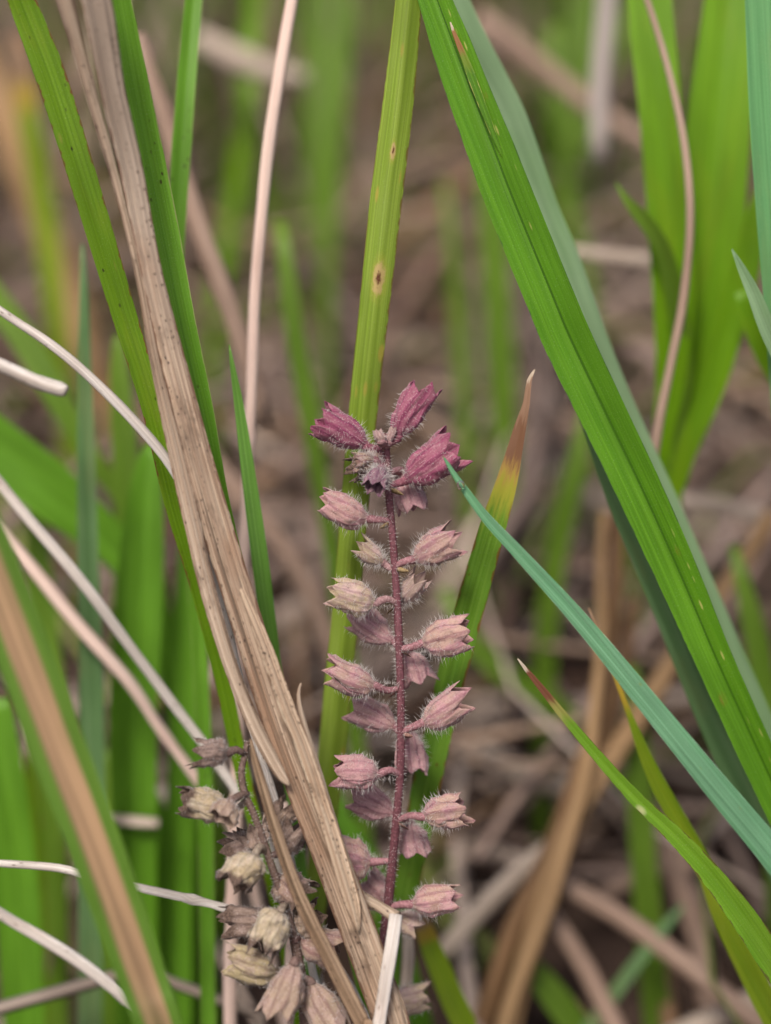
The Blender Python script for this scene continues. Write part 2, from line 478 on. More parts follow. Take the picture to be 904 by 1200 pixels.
M['pink'] = leaf_mat('pinkish_straw', (0.64, 0.46, 0.39), (0.76, 0.58, 0.50), patch=(0.46, 0.29, 0.23), off=8.1, rough=0.55, trans=0.05, contrast=0.9)
M['bgstraw'] = leaf_mat('litter_straw', (0.30, 0.20, 0.15), (0.42, 0.30, 0.235), patch=(0.20, 0.12, 0.085), off=4.9, rough=0.6, trans=0.05)
M['bgpale'] = leaf_mat('pale_litter_straw', (0.45, 0.36, 0.29), (0.56, 0.46, 0.38), patch=(0.30, 0.21, 0.15), off=6.1, rough=0.6, trans=0.05)
M['grey'] = leaf_mat('grey_straw', (0.30, 0.255, 0.235), (0.40, 0.35, 0.32), patch=(0.24, 0.19, 0.17), off=6.3, rough=0.6, trans=0.05)
M['rust'] = leaf_mat('rusty_brown_stalk', (0.17, 0.09, 0.042), (0.27, 0.155, 0.07), patch=(0.15, 0.07, 0.03), off=2.5, rough=0.6, trans=0.05)
M['orange'] = leaf_mat('orange_brown_stalk', (0.34, 0.205, 0.10), (0.44, 0.28, 0.14), patch=(0.30, 0.16, 0.06), off=5.5, rough=0.6, trans=0.08)


def calyx_mat(name, dry):
    g = G(name)
    uvn = g.uv('UVMap')
    sp = g.n('ShaderNodeSeparateXYZ', {0: uvn})
    u, t = sp.outputs[0], sp.outputs[1]
    oi = g.n('ShaderNodeObjectInfo')
    base, alpha, rnd = oi.outputs['Color'], oi.outputs['Alpha'], oi.outputs['Random']
    co = g.n('ShaderNodeTexCoord').outputs['Object']
    vec = g.n('ShaderNodeVectorMath', {0: co, 1: g.n('ShaderNodeCombineXYZ', {0: rnd, 1: rnd, 2: rnd}).outputs[0]}, operation='ADD').outputs[0]
    n1 = g.noise(vec, 420, 3, 0.6)
    n2 = g.noise(vec, 3800, 3, 0.7)
    lin = g.noise(g.n('ShaderNodeVectorMath', {0: g.scaled(uvn, 75, 3.5), 1: g.n('ShaderNodeCombineXYZ', {0: g.math('MULTIPLY', rnd, 50.0)}).outputs[0]}, operation='ADD').outputs[0], 1, 3, 0.6)
    ang = g.math('ADD', g.math('MULTIPLY', u, 20 * math.pi), g.math('MULTIPLY', g.math('SUBTRACT', n1, 0.5), 1.6))
    vein = g.math('ADD', g.math('MULTIPLY', g.math('COSINE', ang), 0.5), 0.5)
    vline = g.step(vein, 0.72, 0.98)
    cross = g.step(g.math('ABSOLUTE', g.math('SUBTRACT', g.noise(vec, 900, 1), 0.5)), 0.03, 0.0)
    pale = g.mix(0.45, base, (0.62, 0.47, 0.40))
    c = g.mix(g.math('MULTIPLY', g.step(vein, 0.75, 0.1), g.math('ADD', 0.3, alpha)), base, pale)
    c = g.mix(g.math('MULTIPLY', alpha, g.step(n1, 0.36, 0.58)), c, (0.50, 0.42, 0.22) if not dry else (0.46, 0.36, 0.20))
    dark = g.mix(1.0, base, (0.42, 0.30, 0.36) if not dry else (0.3, 0.24, 0.24), 'MULTIPLY')
    c = g.mix(g.math('MULTIPLY', vline, 0.46), c, dark)
    c = g.mix(g.math('MULTIPLY', cross, 0.25), c, dark)
    c = g.mix(g.math('MULTIPLY', g.step(lin, 0.52, 0.66), 0.36), c, dark)
    c = g.mix(g.math('MULTIPLY', g.step(lin, 0.46, 0.32), 0.3), c, (0.68, 0.54, 0.50))
    c = g.mix(g.math('MULTIPLY', g.step(n2, 0.54, 0.68), 0.34), c, (0.74, 0.60, 0.58))
    c = g.mix(g.math('MULTIPLY', g.step(n2, 0.48, 0.3), 0.3), c, dark)
    if dry:
        tt = g.math('ADD', t, g.math('MULTIPLY', g.math('SUBTRACT', n1, 0.5), 0.5))
        dk = g.mix(g.step(n2, 0.35, 0.65), (0.075, 0.045, 0.035), (0.23, 0.155, 0.12))
        c = g.mix(g.step(tt, 0.60, 0.74), c, dk)
        c = g.mix(g.step(t, 0.10, 0.02), c, dk)
    return g.finish(c, rough=0.65, trans=0.34, bump=g.math('ADD', g.math('MULTIPLY', n2, 0.35), lin), bstr=0.6, bdist=0.0002, spec=0.2, sheen=0.3)


M['calyx'] = calyx_mat('hairy_pink_calyx', False)
M['calyx_dry'] = calyx_mat('withered_calyx', True)


def tint_mat(name, rough=0.65, trans=0.15, scale=2500):
    """Colour from the object's own colour, with fine mottling and long streaks."""
    g = G(name)
    oi = g.n('ShaderNodeObjectInfo')
    co = g.n('ShaderNodeTexCoord').outputs['Object']
    f = g.noise(co, scale, 3, 0.6)
    c = g.mix(g.step(f, 0.35, 0.7), g.mix(1.0, oi.outputs['Color'], (0.55, 0.5, 0.5), 'MULTIPLY'), oi.outputs['Color'])
    return g.finish(c, rough=rough, trans=trans, bump=f, bstr=0.4, bdist=0.0001)


M['tint'] = tint_mat('soft_stem_tissue')
g = G('white_plant_hair')
M['hair'] = g.finish(g.mix(0.5, (0.78, 0.72, 0.70), (0.86, 0.82, 0.80)), rough=0.35, trans=0.35)
g = G('water')
wb = g.n('ShaderNodeBsdfPrincipled', {'Base Color': (1, 1, 1, 1), 'Roughness': 0.02, 'IOR': 1.33, 'Transmission Weight': 1.0})
g.t.links.new(wb.outputs[0], g.out.inputs[0])
M['water'] = g.m
g = G('dark_soil')
co = g.n('ShaderNodeTexCoord').outputs['Object']
s1, s2 = g.noise(co, 35, 6, 0.65), g.noise(co, 400, 4, 0.6)
cs = g.mix(g.step(s1, 0.3, 0.7), (0.022, 0.014, 0.011), (0.085, 0.055, 0.042))
cs = g.mix(g.math('MULTIPLY', g.step(s2, 0.5, 0.7), 0.5), cs, (0.16, 0.105, 0.08))
M['soil'] = g.finish(cs, rough=0.95, trans=0, bump=s2, bstr=0.8, bdist=0.002, spec=0.1)


def attr_mat(name, rough, trans):
    g_ = G(name)
    a = g_.n('ShaderNodeAttribute', attribute_name='tint').outputs['Color']
    met_ = g_.uv('metric')
    f_ = g_.noise(g_.scaled(met_, 1200, 20), 1, 3)
    h_ = g_.noise(g_.scaled(met_, 60, 30), 1, 2)
    c_ = g_.mix(g_.step(f_, 0.35, 0.7), a, g_.mix(1.0, a, (0.6, 0.55, 0.5), 'MULTIPLY'))
    c_ = g_.mix(g_.math('MULTIPLY', g_.step(h_, 0.55, 0.75), 0.5), c_, g_.mix(1.0, a, (0.4, 0.35, 0.32), 'MULTIPLY'))
    return g_.finish(c_, rough=rough, trans=trans, bump=f_, bstr=0.3)


M['litter'] = attr_mat('mixed_litter', 0.7, 0.06)
M['turf'] = attr_mat('mixed_turf', 0.5, 0.3)

# ---------------------------------------------------------------- ground, litter, far grass
gv, gf = [], []
xs = [-40, -15, -6, -3] + [-1.6 + 0.08 * i for i in range(41)] + [3, 6, 15, 40]
ys = [-40, -10, -3, -1.2] + [-0.6 + 0.08 * i for i in range(41)] + [4.5, 8, 18, 40]
for y in ys:
    for x in xs:
        gv.append((x, y, -0.004 + 0.014 * noise.noise((x * 5, y * 5, 0.2)) + 0.05 * noise.noise((x * 0.9, y * 0.9, 3.1)) * min(1, (abs(x) + abs(y)) / 2)))
for j in range(len(ys) - 1):
    for i in range(len(xs) - 1):
        a = j * len(xs) + i
        gf.append((a, a + 1, a + 1 + len(xs), a + len(xs)))
ground = mesh_obj('ground', gv, gf, M['soil'], origin=(0, 0, 0))
tag(ground, 'dark bare soil under the dead straw', 'ground', kind='structure')


def ribbons(name, mat, items, label, cat, seg=6):
    """items: (points list, width, colour, side vector) -> one mesh of many thin curved ribbons with a shallow fold."""
    verts, faces, met, cols = [], [], [], []
    for (pts, wd, colr, side) in items:
        n = len(pts)
        b0 = len(verts)
        L = 0
        sx = random.random() * 0.1
        for i, p in enumerate(pts):
            if i:
                L += (p - pts[i - 1]).length
            T = (pts[min(i + 1, n - 1)] - pts[max(i - 1, 0)]).normalized()
            S = (side - T * side.dot(T)).normalized()
            Nn = T.cross(S)
            ww = wd * 0.5 * (1.0 if i < n - 1 else 0.35) * (0.7 + 0.3 * math.sin(math.pi * (i + 0.6) / n))
            for s, o_ in ((-1, 0), (0, 0.35), (1, 0), (0, 0.05)):
                verts.append(p + S * (s * ww) + Nn * (o_ * ww))
                met.append((s * ww + sx, L))
                cols.append(colr)
        for i in range(n - 1):
            for j in range(4):
                a, b = b0 + i * 4 + j, b0 + i * 4 + (j + 1) % 4
                faces.append((a, b, b + 4, a + 4))
    o = mesh_obj(name, verts, faces, mat, origin=(0, 0, 0), met=met, col=cols)
    return tag(o, label, cat, kind='stuff')


random.seed(11)
PAL = [(0.36, 0.265, 0.225), (0.29, 0.20, 0.16), (0.46, 0.35, 0.285), (0.20, 0.125, 0.095), (0.40, 0.28, 0.205), (0.12, 0.07, 0.05), (0.58, 0.47, 0.40), (0.33, 0.20, 0.11),
       (0.30, 0.22, 0.19), (0.20, 0.24, 0.06), (0.52, 0.42, 0.36)]
items = []
for i in range(11500):
    if i < 9500:
        y = -0.15 + 1.9 * random.random() ** 1.2
        x = random.uniform(-1, 1) * (0.28 + 0.45 * max(y, 0))
    else:
        y, x = random.uniform(-1.5, 3.5), random.uniform(-2.2, 2.2)
    az = random.gauss(0.5, 0.9) if random.random() < 0.6 else random.uniform(0, math.pi)
    ln = random.uniform(0.05, 0.26) if random.random() < 0.68 else random.uniform(0.008, 0.04)
    tilt = random.gauss(0.05, 0.14) if random.random() < 0.85 else random.uniform(0.3, 1.0)
    z = random.uniform(0.0, 0.035) + 0.012
    d = Vector((math.cos(az) * math.cos(tilt), math.sin(az) * math.cos(tilt), math.sin(tilt)))
    side = Vector((-math.sin(az), math.cos(az), random.gauss(0, 0.5)))
    bend = Vector((random.gauss(0, .03), random.gauss(0, .03), random.gauss(-0.01, .025)))
    n = 6
    pts = []
    for k in range(n):
        f = k / (n - 1)
        p = Vector((x, y, z)) + d * (ln * f) + bend * (4 * f * (f - 1) * -1)
        p.z = max(p.z, 0.004 + 0.004 * random.random())
        pts.append(p)
    if y < 0.4 and random.random() < 0.3:
        continue
    if any((q - EYE).dot(FWD) < 0.375 for q in pts) and y > -0.1 and abs(x) < 0.3:
        continue
    if y < 0.75 and any(q.z > 0.085 for q in pts):
        continue
    # keep the space in front of and around the focused plants free of litter
    if any(q.y < 0.12 and abs(q.x) < 0.12 and q.z > 0.06 for q in pts):
        continue
    c = random.choice(PAL)
    v = random.uniform(0.55, 1.35)
    items.append((pts, random.choice((0.0013, 0.0018, 0.0024, 0.003, 0.004, 0.0052)), tuple(a * v for a in c), side))
ribbons('straw_litter', M['litter'], items, 'tangled brown dead straw lying over the ground behind the plants', 'straw litter')

items = []
for i in range(1900):
    if i < 900:
        y = random.uniform(0.36, 1.6) if i < 620 else random.uniform(0.4, 0.95)
        x = random.uniform(-1, 1) * (0.2 + 0.4 * y)
    else:
        y, x = random.uniform(1.2, 6), random.uniform(-4, 4)
    ln = random.uniform(0.08, 0.22) * (1 if y < 1.6 else 1.7)
    a = random.uniform(0, 2 * math.pi)
    lean = random.uniform(0.05, 0.6)
    h = Vector((math.cos(a), math.sin(a), 0))
    pts = [Vector((x, y, -0.005)) + Vector((0, 0, 1)) * (ln * f * (1 - 0.25 * f * lean)) + h * (ln * lean * f * f) for f in (0, .2, .4, .6, .8, 1)]
    v = random.uniform(0.7, 1.2)
    c = random.choice([(0.14, 0.26, 0.02), (0.17, 0.31, 0.03), (0.20, 0.28, 0.05), (0.16, 0.30, 0.03), (0.19, 0.33, 0.04), (0.42, 0.30, 0.19), (0.48, 0.37, 0.28), (0.36, 0.25, 0.18)])
    items.append((pts, random.uniform(0.003, 0.007), tuple(q * v for q in c), Vector((math.cos(a + 1.6), math.sin(a + 1.6), 0))))
crng = random.Random(77)
for k in range(46):
    cy = crng.uniform(0.5, 1.7)
    cx = crng.uniform(-1, 1) * (0.12 + 0.34 * cy)
    tone = crng.choice([(0.17, 0.31, 0.03), (0.21, 0.34, 0.04), (0.15, 0.29, 0.03), (0.62, 0.50, 0.40), (0.50, 0.38, 0.28), (0.20, 0.30, 0.05), (0.24, 0.33, 0.06)])
    a0, ln0 = crng.uniform(0, 6.28), crng.uniform(0.09, 0.2)
    for q in range(crng.randrange(6, 16)):
        a = a0 + crng.gauss(0, 0.7)
        h = Vector((math.cos(a), math.sin(a), 0))
        lean, ln = crng.uniform(0.1, 0.8), ln0 * crng.uniform(0.6, 1.2)
        p0 = Vector((cx + crng.gauss(0, .015), cy + crng.gauss(0, .015), -0.005))
        pts = [p0 + Vector((0, 0, 1)) * (ln * f * (1 - 0.3 * f * lean)) + h * (ln * lean * f * f) for f in (0, .2, .4, .6, .8, 1)]
        v = crng.uniform(0.75, 1.15)
        items.append((pts, crng.uniform(0.004, 0.010), tuple(z_ * v for z_ in tone), Vector((math.cos(a + 1.6), math.sin(a + 1.6), 0))))
ribbons('grass', M['turf'], items, 'far blurred tufts of green and dry grass', 'grass')

# ---------------------------------------------------------------- grass and straw in the picture: (px, py, depth, width px, roll)
S = 0
def sd():
    global S
    S += 1
    return S


# --- sharp grass blades
blade('grass_blade', [(-10, -110, .268, 34), (22, -10, .272, 37), (60, 90, .274, 42), (104, 230, .276, 38), (146, 370, .279, 34), (180, 480, .281, 31), (206, 590, .284, 30), (235, 690, .288, 26),
      (262, 800, .292, 22), (290, 930, .296, 20), (330, 1080, .30, 18), (350, 1230, .305, 16)], M['olive'],
      'yellow-green blade with rust-spotted edge crossing the upper left corner', fold=0.2, seed=sd(), thick=.0003, ws=.86)
blade('grass_blade', [(118, -120, .266, 20), (140, -10, .27, 24), (166, 130, .274, 31), (192, 260, .277, 32), (216, 380, .279, 28), (239, 480, .281, 23), (262, 590, .283, 16), (300, 740, .287, 14),
      (345, 880, .290, 13), (400, 1060, .294, 12), (440, 1230, .298, 12)], M['fresh'],
      'bright green blade running along the right side of the dry straw bundle', fold=0.18, seed=sd())
blade('grass_blade', [(238, -100, .300, 20), (227, 0, .300, 21), (216, 130, .299, 23), (208, 250, .299, 22), (206, 330, .300, 20), (214, 480, .303, 18), (230, 700, .307, 18), (240, 900, .31, 18), (245, 1230, .315, 18)],
      M['fresh'], 'narrow upright green blade at the top between dry leaf and pink stalk', fold=0.3, seed=sd())
blade('grass_blade', [(269, 404, .286, 1.5), (272, 425, .286, 7), (281, 480, .287, 15), (292, 560, .288, 22), (303, 640, .289, 26), (312, 710, .291, 25), (320, 770, .293, 23), (335, 880, .296, 20), (355, 1040, .30, 18), (365, 1230, .305, 18)],
      M['fresh_blue'], 'short blue-green blade with pointed tip in front of the pink stalk', ws=.76, fold=0.2, seed=sd())
blade('grass_blade', [(488, -110, .279, 30), (480, -10, .28, 31), (468, 110, .281, 36), (452, 240, .282, 38), (440, 350, .283, 36), (428, 460, .285, 34), (417, 580, .288, 33), (407, 700, .292, 32), (397, 800, .295, 33), (386, 910, .299, 31),
      (372, 1040, .304, 27), (355, 1220, .31, 25)], M['tall'], 'tall spotted olive blade standing behind the pink flower spike', fold=-0.45, asym=0.25, seed=sd(), step=.0016, thick=.0003, nu=14)
# big keeled blade with companions behind it
bigA = [(470, -110, .281, 30), (508, -5, .281, 38), (530, 56, .281, 47), (551, 113, .281, 51), (577, 180, .281, 55), (596, 230, .281, 57), (645, 350, .2815, 57), (666, 400, .282, 57), (709, 490, .2825, 55), (752, 580, .2832, 53),
        (797, 680, .2845, 49), (840, 780, .286, 44), (890, 890, .288, 42), (950, 1020, .291, 40), (1010, 1160, .294, 38), (1040, 1240, .297, 38)]
blade('grass_blade', bigA, M['big'], 'broad bright green keeled blade slanting down to the right edge', fold=0.42, asym=-0.05, seed=sd(), step=.0016, nu=16, thick=.0003, edge_nibble=.02)
ob = bpy.data.objects['grass_blade.005'] if 'grass_blade.005' in bpy.data.objects else None
# pale midrib line lying on the keel of that blade
if ob:
    stalk('midrib', [(p[0] - 1.5, p[1], p[2] - 0.0001, 2.0) for p in bigA[:-2]], simple_mat('pale_midrib', (0.13, 0.32, 0.05), (0.18, 0.38, 0.09), rough=.4, scale=900), parent=ob, root=False, nu=6, wander=0)
blade('grass_blade', [(492, -90, .302, 34), (540, 20, .302, 36), (580, 100, .303, 37), (600, 143, .303, 38), (635, 244, .304, 38), (662, 308, .304, 38), (704, 423, .305, 36), (742, 510, .306, 34), (783, 600, .307, 34), (826, 700, .308, 34), (880, 825, .309, 34),
      (950, 980, .311, 34), (1010, 1140, .313, 34)], M['pale'], 'pale grey-green blade showing along the right of the broad keeled blade', fold=0.1, seed=sd())
blade('grass_blade', [(640, 330, .291, 3), (672, 430, .293, 20), (703, 510, .295, 34), (737, 595, .297, 42), (780, 690, .299, 48), (822, 790, .301, 52), (866, 890, .303, 54), (922, 1010, .306, 52), (985, 1150, .31, 55)], M['pale_dark'],
      'dull grey-green blade tucked behind the lower left of the broad keeled blade', fold=0.15, seed=sd())
blade('grass_blade', [(528, 26, .2798, 1.5), (533, 40, .2797, 5), (544, 66, .2796, 8), (556, 98, .2796, 10), (570, 135, .2798, 8), (582, 166, .28, 6), (592, 190, .2804, 2)], M['sliver'],
      'narrow olive sliver with torn brown tip lying on the top of the broad keeled blade', root=False, fold=0.25, seed=sd(), step=.0014, nu=10, edge_nibble=.15, wav=.15)
# teal blade in front of the spike
blade('grass_blade', [(519, 534, .2735, 1.2), (524, 542, .2735, 6), (540, 567, .2733, 12), (570, 607, .273, 18), (610, 650, .2725, 23), (680, 727, .272, 31), (760, 824, .271, 39), (840, 922, .270, 47), (915, 1012, .269, 53),
      (990, 1110, .269, 56), (1050, 1210, .271, 54)], M['teal'], 'sharp teal waxy blade with its tip touching the pink spike', ws=.66, fold=0.16, arch=0.12, seed=sd(), step=.0014, nu=14, thick=.0004)
lpts = [(607, 772, .277, 2), (618, 786, .277, 7), (636, 808, .277, 11), (680, 862, .277, 17), (740, 930, .277, 23), (800, 988, .277, 30), (850, 1046, .277, 40), (905, 1125, .277, 48), (970, 1230, .278, 52)]
SL = sd()
LK = dict(ws=.72, fold=0.3, seed=SL, step=.0014, edge_nibble=.07, nu=12)
lowb = blade('grass_blade', lpts, M['low'], 'thin green blade with pale brown tip below the teal blade', trange=(0.052, 1.0), **LK)
blade('withered_tip', lpts, M['low'], 'pale brown dead tip', parent=lowb, trange=(0.0, 0.052), **LK)
blade('grass_blade', [(690, 712, .292, 2), (705, 750, .292, 5), (735, 830, .293, 8), (754, 880, .294, 17), (775, 925, .295, 24), (800, 970, .296, 26), (825, 1015, .297, 26), (850, 1080, .298, 30), (890, 1160, .299, 36), (930, 1240, .30, 40)], M['yellow'],
      'yellow-green blade with thin dead tip behind the thin blade at lower right', ws=.8, fold=0.2, seed=sd())
# blade with the withered tip, green part and dead tip as two meshes
bpts = [(627, 433, .281, 1.5), (621, 446, .281, 6, 30), (618, 472, .281, 8, 35), (611, 500, .2815, 14, 30), (603, 532, .282, 19, 15), (593, 570, .283, 26, 5), (574, 630, .285, 32), (546, 730, .289, 35), (520, 830, .293, 34), (500, 920, .296, 34), (482, 1010, .299, 31),
        (462, 1110, .303, 29), (440, 1220, .307, 28)]
SW = sd()
bw = blade('grass_blade', bpts, M['behind'], 'green blade with a curled brown withered tip behind the pink spike', fold=0.24, seed=SW, step=.0012, nu=12, edge_nibble=.06, trange=(0.088, 1.0))
blade('withered_tip', bpts, M['behind'], 'brown withered tip', parent=bw, fold=0.24, seed=SW, step=.0012, nu=12, edge_nibble=.06, trange=(0.0, 0.088))
# water drop under the teal tip
dv, df = [], []
dc = P(540, 569, .2722)
for i in range(13):
    th = math.pi * i / 12
    for j in range(16):
        ph = 2 * math.pi * j / 16
        dv.append(dc + Vector((math.cos(ph) * math.sin(th), math.sin(ph) * math.sin(th), math.cos(th) * (1.25 if th < 1.6 else 1.0))) * 0.00062)
for i in range(12):
    for j in range(16):
        df.append((i * 16 + j, i * 16 + (j + 1) % 16, (i + 1) * 16 + (j + 1) % 16, (i + 1) * 16 + j))
tag(mesh_obj('water_drop', dv, df, M['water'], origin=dc), 'tiny clear water drop clinging under the tip of the teal blade', 'water drop')

# --- upper right soft blades
blade('grass_blade', [(752, -110, .322, 50), (760, -10, .322, 52), (773, 120, .322, 50), (784, 250, .324, 50), (790, 350, .327, 48), (786, 450, .332, 34), (776, 530, .336, 22), (782, 620, .342, 16), (830, 760, .35, 16), (930, 1000, .36, 16)], M['yellow_green'],
      'bright yellow-green upright blade right of the pale grey stalk', fold=0.12, seed=sd())
blade('grass_blade', [(872, -110, .330, 55), (858, -10, .33, 60), (848, 90, .33, 68), (838, 200, .331, 76), (828, 310, .333, 76), (815, 410, .336, 58), (802, 490, .339, 36), (786, 560, .342, 20), (792, 640, .347, 16), (840, 770, .352, 16), (940, 1020, .365, 16)], M['yellow_green'],
      'widest soft yellow-green blade near the upper right corner', fold=0.2, seed=sd())
blade('grass_blade', [(900, 190, .322, 4), (886, 250, .323, 22), (872, 320, .325, 34), (850, 400, .328, 34), (828, 470, .331, 30), (800, 545, .334, 22), (792, 620, .338, 16), (850, 790, .348, 16), (960, 1060, .36, 16)], M['yellow_green'],
      'soft yellow-green blade crossing down behind the small grey tip', fold=0.2, seed=sd())
blade('grass_blade', [(884, -110, .288, 38), (893, -10, .288, 40), (900, 120, .289, 44), (909, 250, .290, 44), (918, 370, .292, 42), (935, 600, .295, 40), (970, 900, .30, 38), (1000, 1220, .305, 36)], M['teal_soft'],
      'blue-green blade cut off by the right edge at the top', fold=0.15, seed=sd())
blade('grass_blade', [(858, 292, .287, 1.5), (868, 312, .287, 9), (884, 345, .287, 16), (900, 385, .287, 20), (930, 450, .288, 24), (990, 620, .29, 28), (1060, 900, .295, 30), (1090, 1200, .30, 30)], M['pale'],
      'small grey-green pointed tip poking in at the right edge', fold=0.4, seed=sd(), step=.0015)
blade('grass_blade', [(722, 214, .318, 1.5), (735, 233, .318, 9), (755, 255, .319, 17), (775, 285, .321, 20), (790, 340, .325, 22), (800, 440, .332, 22), (790, 580, .338, 14), (840, 760, .346, 14), (950, 1040, .36, 14)], M['bggreen'],
      'small curled green tip left of the yellow-green upright blade', fold=0.3, seed=sd(), wander=.0008)
blade('grass_blade', [(868, 340, .318, 16), (890, 400, .32, 24), (910, 435, .322, 26), (960, 520, .325, 28), (1030, 700, .33, 28)], M['yellow_green'], 'short green blade at the right edge below the grey tip', fold=0.2, seed=sd())
stalk('curved_straw', [(735, -60, .309, 8), (757, 0, .309, 9), (786, 90, .308, 10), (803, 170, .308, 11), (810, 260, .308, 12), (804, 350, .309, 13), (788, 425, .311, 13), (772, 500, .313, 14), (768, 570, .316, 14), (795, 670, .320, 14), (850, 800, .326, 14), (930, 980, .333, 14), (1010, 1150, .34, 14)], M['bgstraw'],
      'thin curved brown straw in front of the yellow-green upright blades', 'straw', ws=.8, seed=sd(), wander=.0006)

# --- dry straw bundle left of centre
blade('dry_leaf', [(72, -110, .252, 44, -6), (110, -10, .256, 38, -5), (131, 100, .261, 30, -4), (155, 200, .2655, 27), (174, 300, .268, 25), (197, 400, .270, 28), (221, 490, .2705, 32), (243, 575, .271, 36), (262, 640, .2715, 37), (284, 710, .272, 38),
      (305, 780, .272, 39), (332, 860, .272, 40), (358, 930, .272, 41), (390, 1010, .2718, 42), (420, 1090, .2716, 42), (442, 1150, .2716, 42), (468, 1230, .2716, 42)], M['straw'],
      'long dry tan leaf running from top left down to bottom centre', 'dry leaf', fold=-0.15, arch=0.12, nu=36, step=.0012, seed=sd(), ribs=.22, thick=.0004, wav=.06, edge_nibble=.04, wander=.0002)
blade('dry_leaf', [(36, -100, .2545, 20), (74, -10, .258, 18), (106, 110, .263, 14), (138, 220, .267, 10), (164, 330, .2695, 9), (184, 430, .2702, 12), (206, 530, .2705, 18), (224, 610, .2707, 21), (243, 690, .271, 20), (268, 770, .271, 18), (296, 845, .2708, 17), (318, 890, .2706, 15), (331, 912, .2703, 11), (339, 921, .2698, 3)],
      M['straw_grey'], 'narrow grey-brown dry strip with curled end along the left of the long tan leaf', 'dry leaf', root=False, fold=-0.2, arch=0.3, nu=22, step=.0012, seed=sd(), ribs=.28, thick=.0004, wav=.15, wander=.0003, edge_nibble=.06)
blade('dry_leaf', [(283, 690, .2710, 5), (296, 720, .2706, 12), (312, 760, .2702, 16), (337, 830, .27, 17), (357, 880, .27, 17), (378, 945, .27, 19), (394, 995, .27, 20), (409, 1045, .2702, 20), (416, 1070, .2704, 14), (421, 1094, .2707, 2)], M['straw_ridge'],
      'pale ridged dry strip speckled black along the right of the long tan leaf', 'dry leaf', root=False, fold=-0.2, arch=0.25, nu=24, step=.0011, seed=sd(), ribs=.42, thick=.0004, wav=.12, edge_nibble=.06)
blade('dry_leaf', [(294, 866, .2672, 3), (299, 890, .2672, 9), (310, 930, .2672, 13), (322, 970, .2672, 14), (350, 1048, .267, 16), (392, 1133, .2667, 17), (426, 1200, .2665, 18), (440, 1230, .2665, 18)], M['straw_dark'],
      'thin dark brown dry strip in front of the withered spike', 'dry leaf', fold=-0.2, arch=0.35, nu=18, step=.0011, seed=sd(), ribs=.35, thick=.0004, wav=.15, wander=.0002, edge_nibble=.06)
blade('dry_leaf', [(352, 800, .2722, 2), (349, 815, .2721, 5), (356, 850, .272, 7), (374, 905, .2718, 8), (400, 985, .2716, 7), (425, 1060, .2714, 6), (450, 1130, .2714, 6), (478, 1220, .2714, 6)], M['straw_grey'],
      'hair-thin frayed fibre along the right edge of the long tan leaf', 'dry leaf', fold=-0.2, arch=0.3, nu=8, step=.0012, seed=sd(), ribs=.2, thick=.0003, wav=.2, wander=.0003)

# --- straw stalks
stalk('straw_stalk', [(362, -110, .300, 14), (343, -5, .300, 16), (326, 100, .300, 18), (310, 220, .301, 17), (299, 350, .302, 16), (293, 500, .303, 16), (286, 680, .304, 17), (281, 850, .305, 18), (275, 1000, .306, 19), (272, 1100, .306, 19), (270, 1220, .307, 19)], M['pink'],
      'tall pale pink straight stalk left of the spotted olive blade', nodes=0.075, ws=0.85, seed=sd(), wander=.0003)
stalk('straw_stalk', [(333, 940, .294, 8), (338, 1000, .294, 11), (341, 1080, .294, 12), (338, 1220, .296, 13)], M['pink'], 'short pink stalk behind the withered spike at the bottom', seed=sd())
stalk('straw_stalk', [(-60, 318, .272, 12), (0, 364, .272, 12), (60, 404, .272, 13), (110, 446, .2725, 14), (160, 497, .273, 15), (200, 548, .2735, 15), (230, 610, .2745, 14), (255, 700, .276, 12), (290, 830, .28, 12), (340, 1000, .285, 12), (380, 1220, .29, 12)], M['white'],
      'white dry stalk slanting into the straw bundle from the left edge', nodes=0.041, ws=0.78, seed=sd(), ridge=.25, step=.0012, wander=.0005)
stalk('straw_stalk', [(-60, 405, .295, 17), (0, 427, .295, 18), (40, 446, .295, 20), (70, 456, .295, 20), (78, 459, .295, 14)], M['white'], 'broken pale stalk end at the left edge below the white slanting stalk', ws=0.85, root=False, seed=sd())
stalk('straw_stalk', [(-60, 490, .301, 18), (0, 567, .301, 19), (50, 628, .301, 20), (100, 690, .301, 20), (150, 756, .302, 19), (205, 830, .303, 18), (262, 905, .304, 17), (310, 985, .306, 16), (350, 1080, .31, 16), (390, 1220, .315, 15)], M['white'],
      'long pinkish-white stalk slanting down to the withered spike', nodes=0.062, ws=0.66, seed=sd(), wander=.0008)
stalk('straw_stalk', [(-50, 560, .316, 20), (0, 622, .316, 21), (45, 678, .316, 22), (92, 735, .317, 22), (150, 800, .318, 20), (183, 850, .319, 17), (215, 893, .319, 18), (245, 935, .32, 18), (290, 1010, .323, 17), (340, 1220, .33, 16)], M['pink'],
      'blurred pink stalk lower of the two slanting from the left edge', nodes=0.05, ws=0.72, seed=sd(), wander=.0008)
stalk('straw_stalk', [(-60, 1008, .285, 11), (0, 1012, .285, 11), (70, 1018, .286, 12), (120, 1031, .286, 12), (200, 1048, .286, 13), (260, 1063, .286, 13), (310, 1082, .286, 13), (352, 1098, .286, 13), (400, 1140, .287, 12), (440, 1220, .29, 11)], M['white'],
      'nearly level bleached stalk passing behind the half-dead leaf and withered spike', nodes=0.033, ws=0.78, seed=sd(), ridge=.2, wander=.0005, step=.0014)
stalk('straw_stalk', [(-60, 1025, .297, 15), (0, 1068, .297, 16), (50, 1098, .297, 18), (95, 1128, .297, 19), (122, 1150, .297, 18), (160, 1182, .297, 15), (200, 1222, .297, 15)], M['white'], 'pale stalk slanting across the bottom left corner', nodes=0.03, ws=0.8, seed=sd())
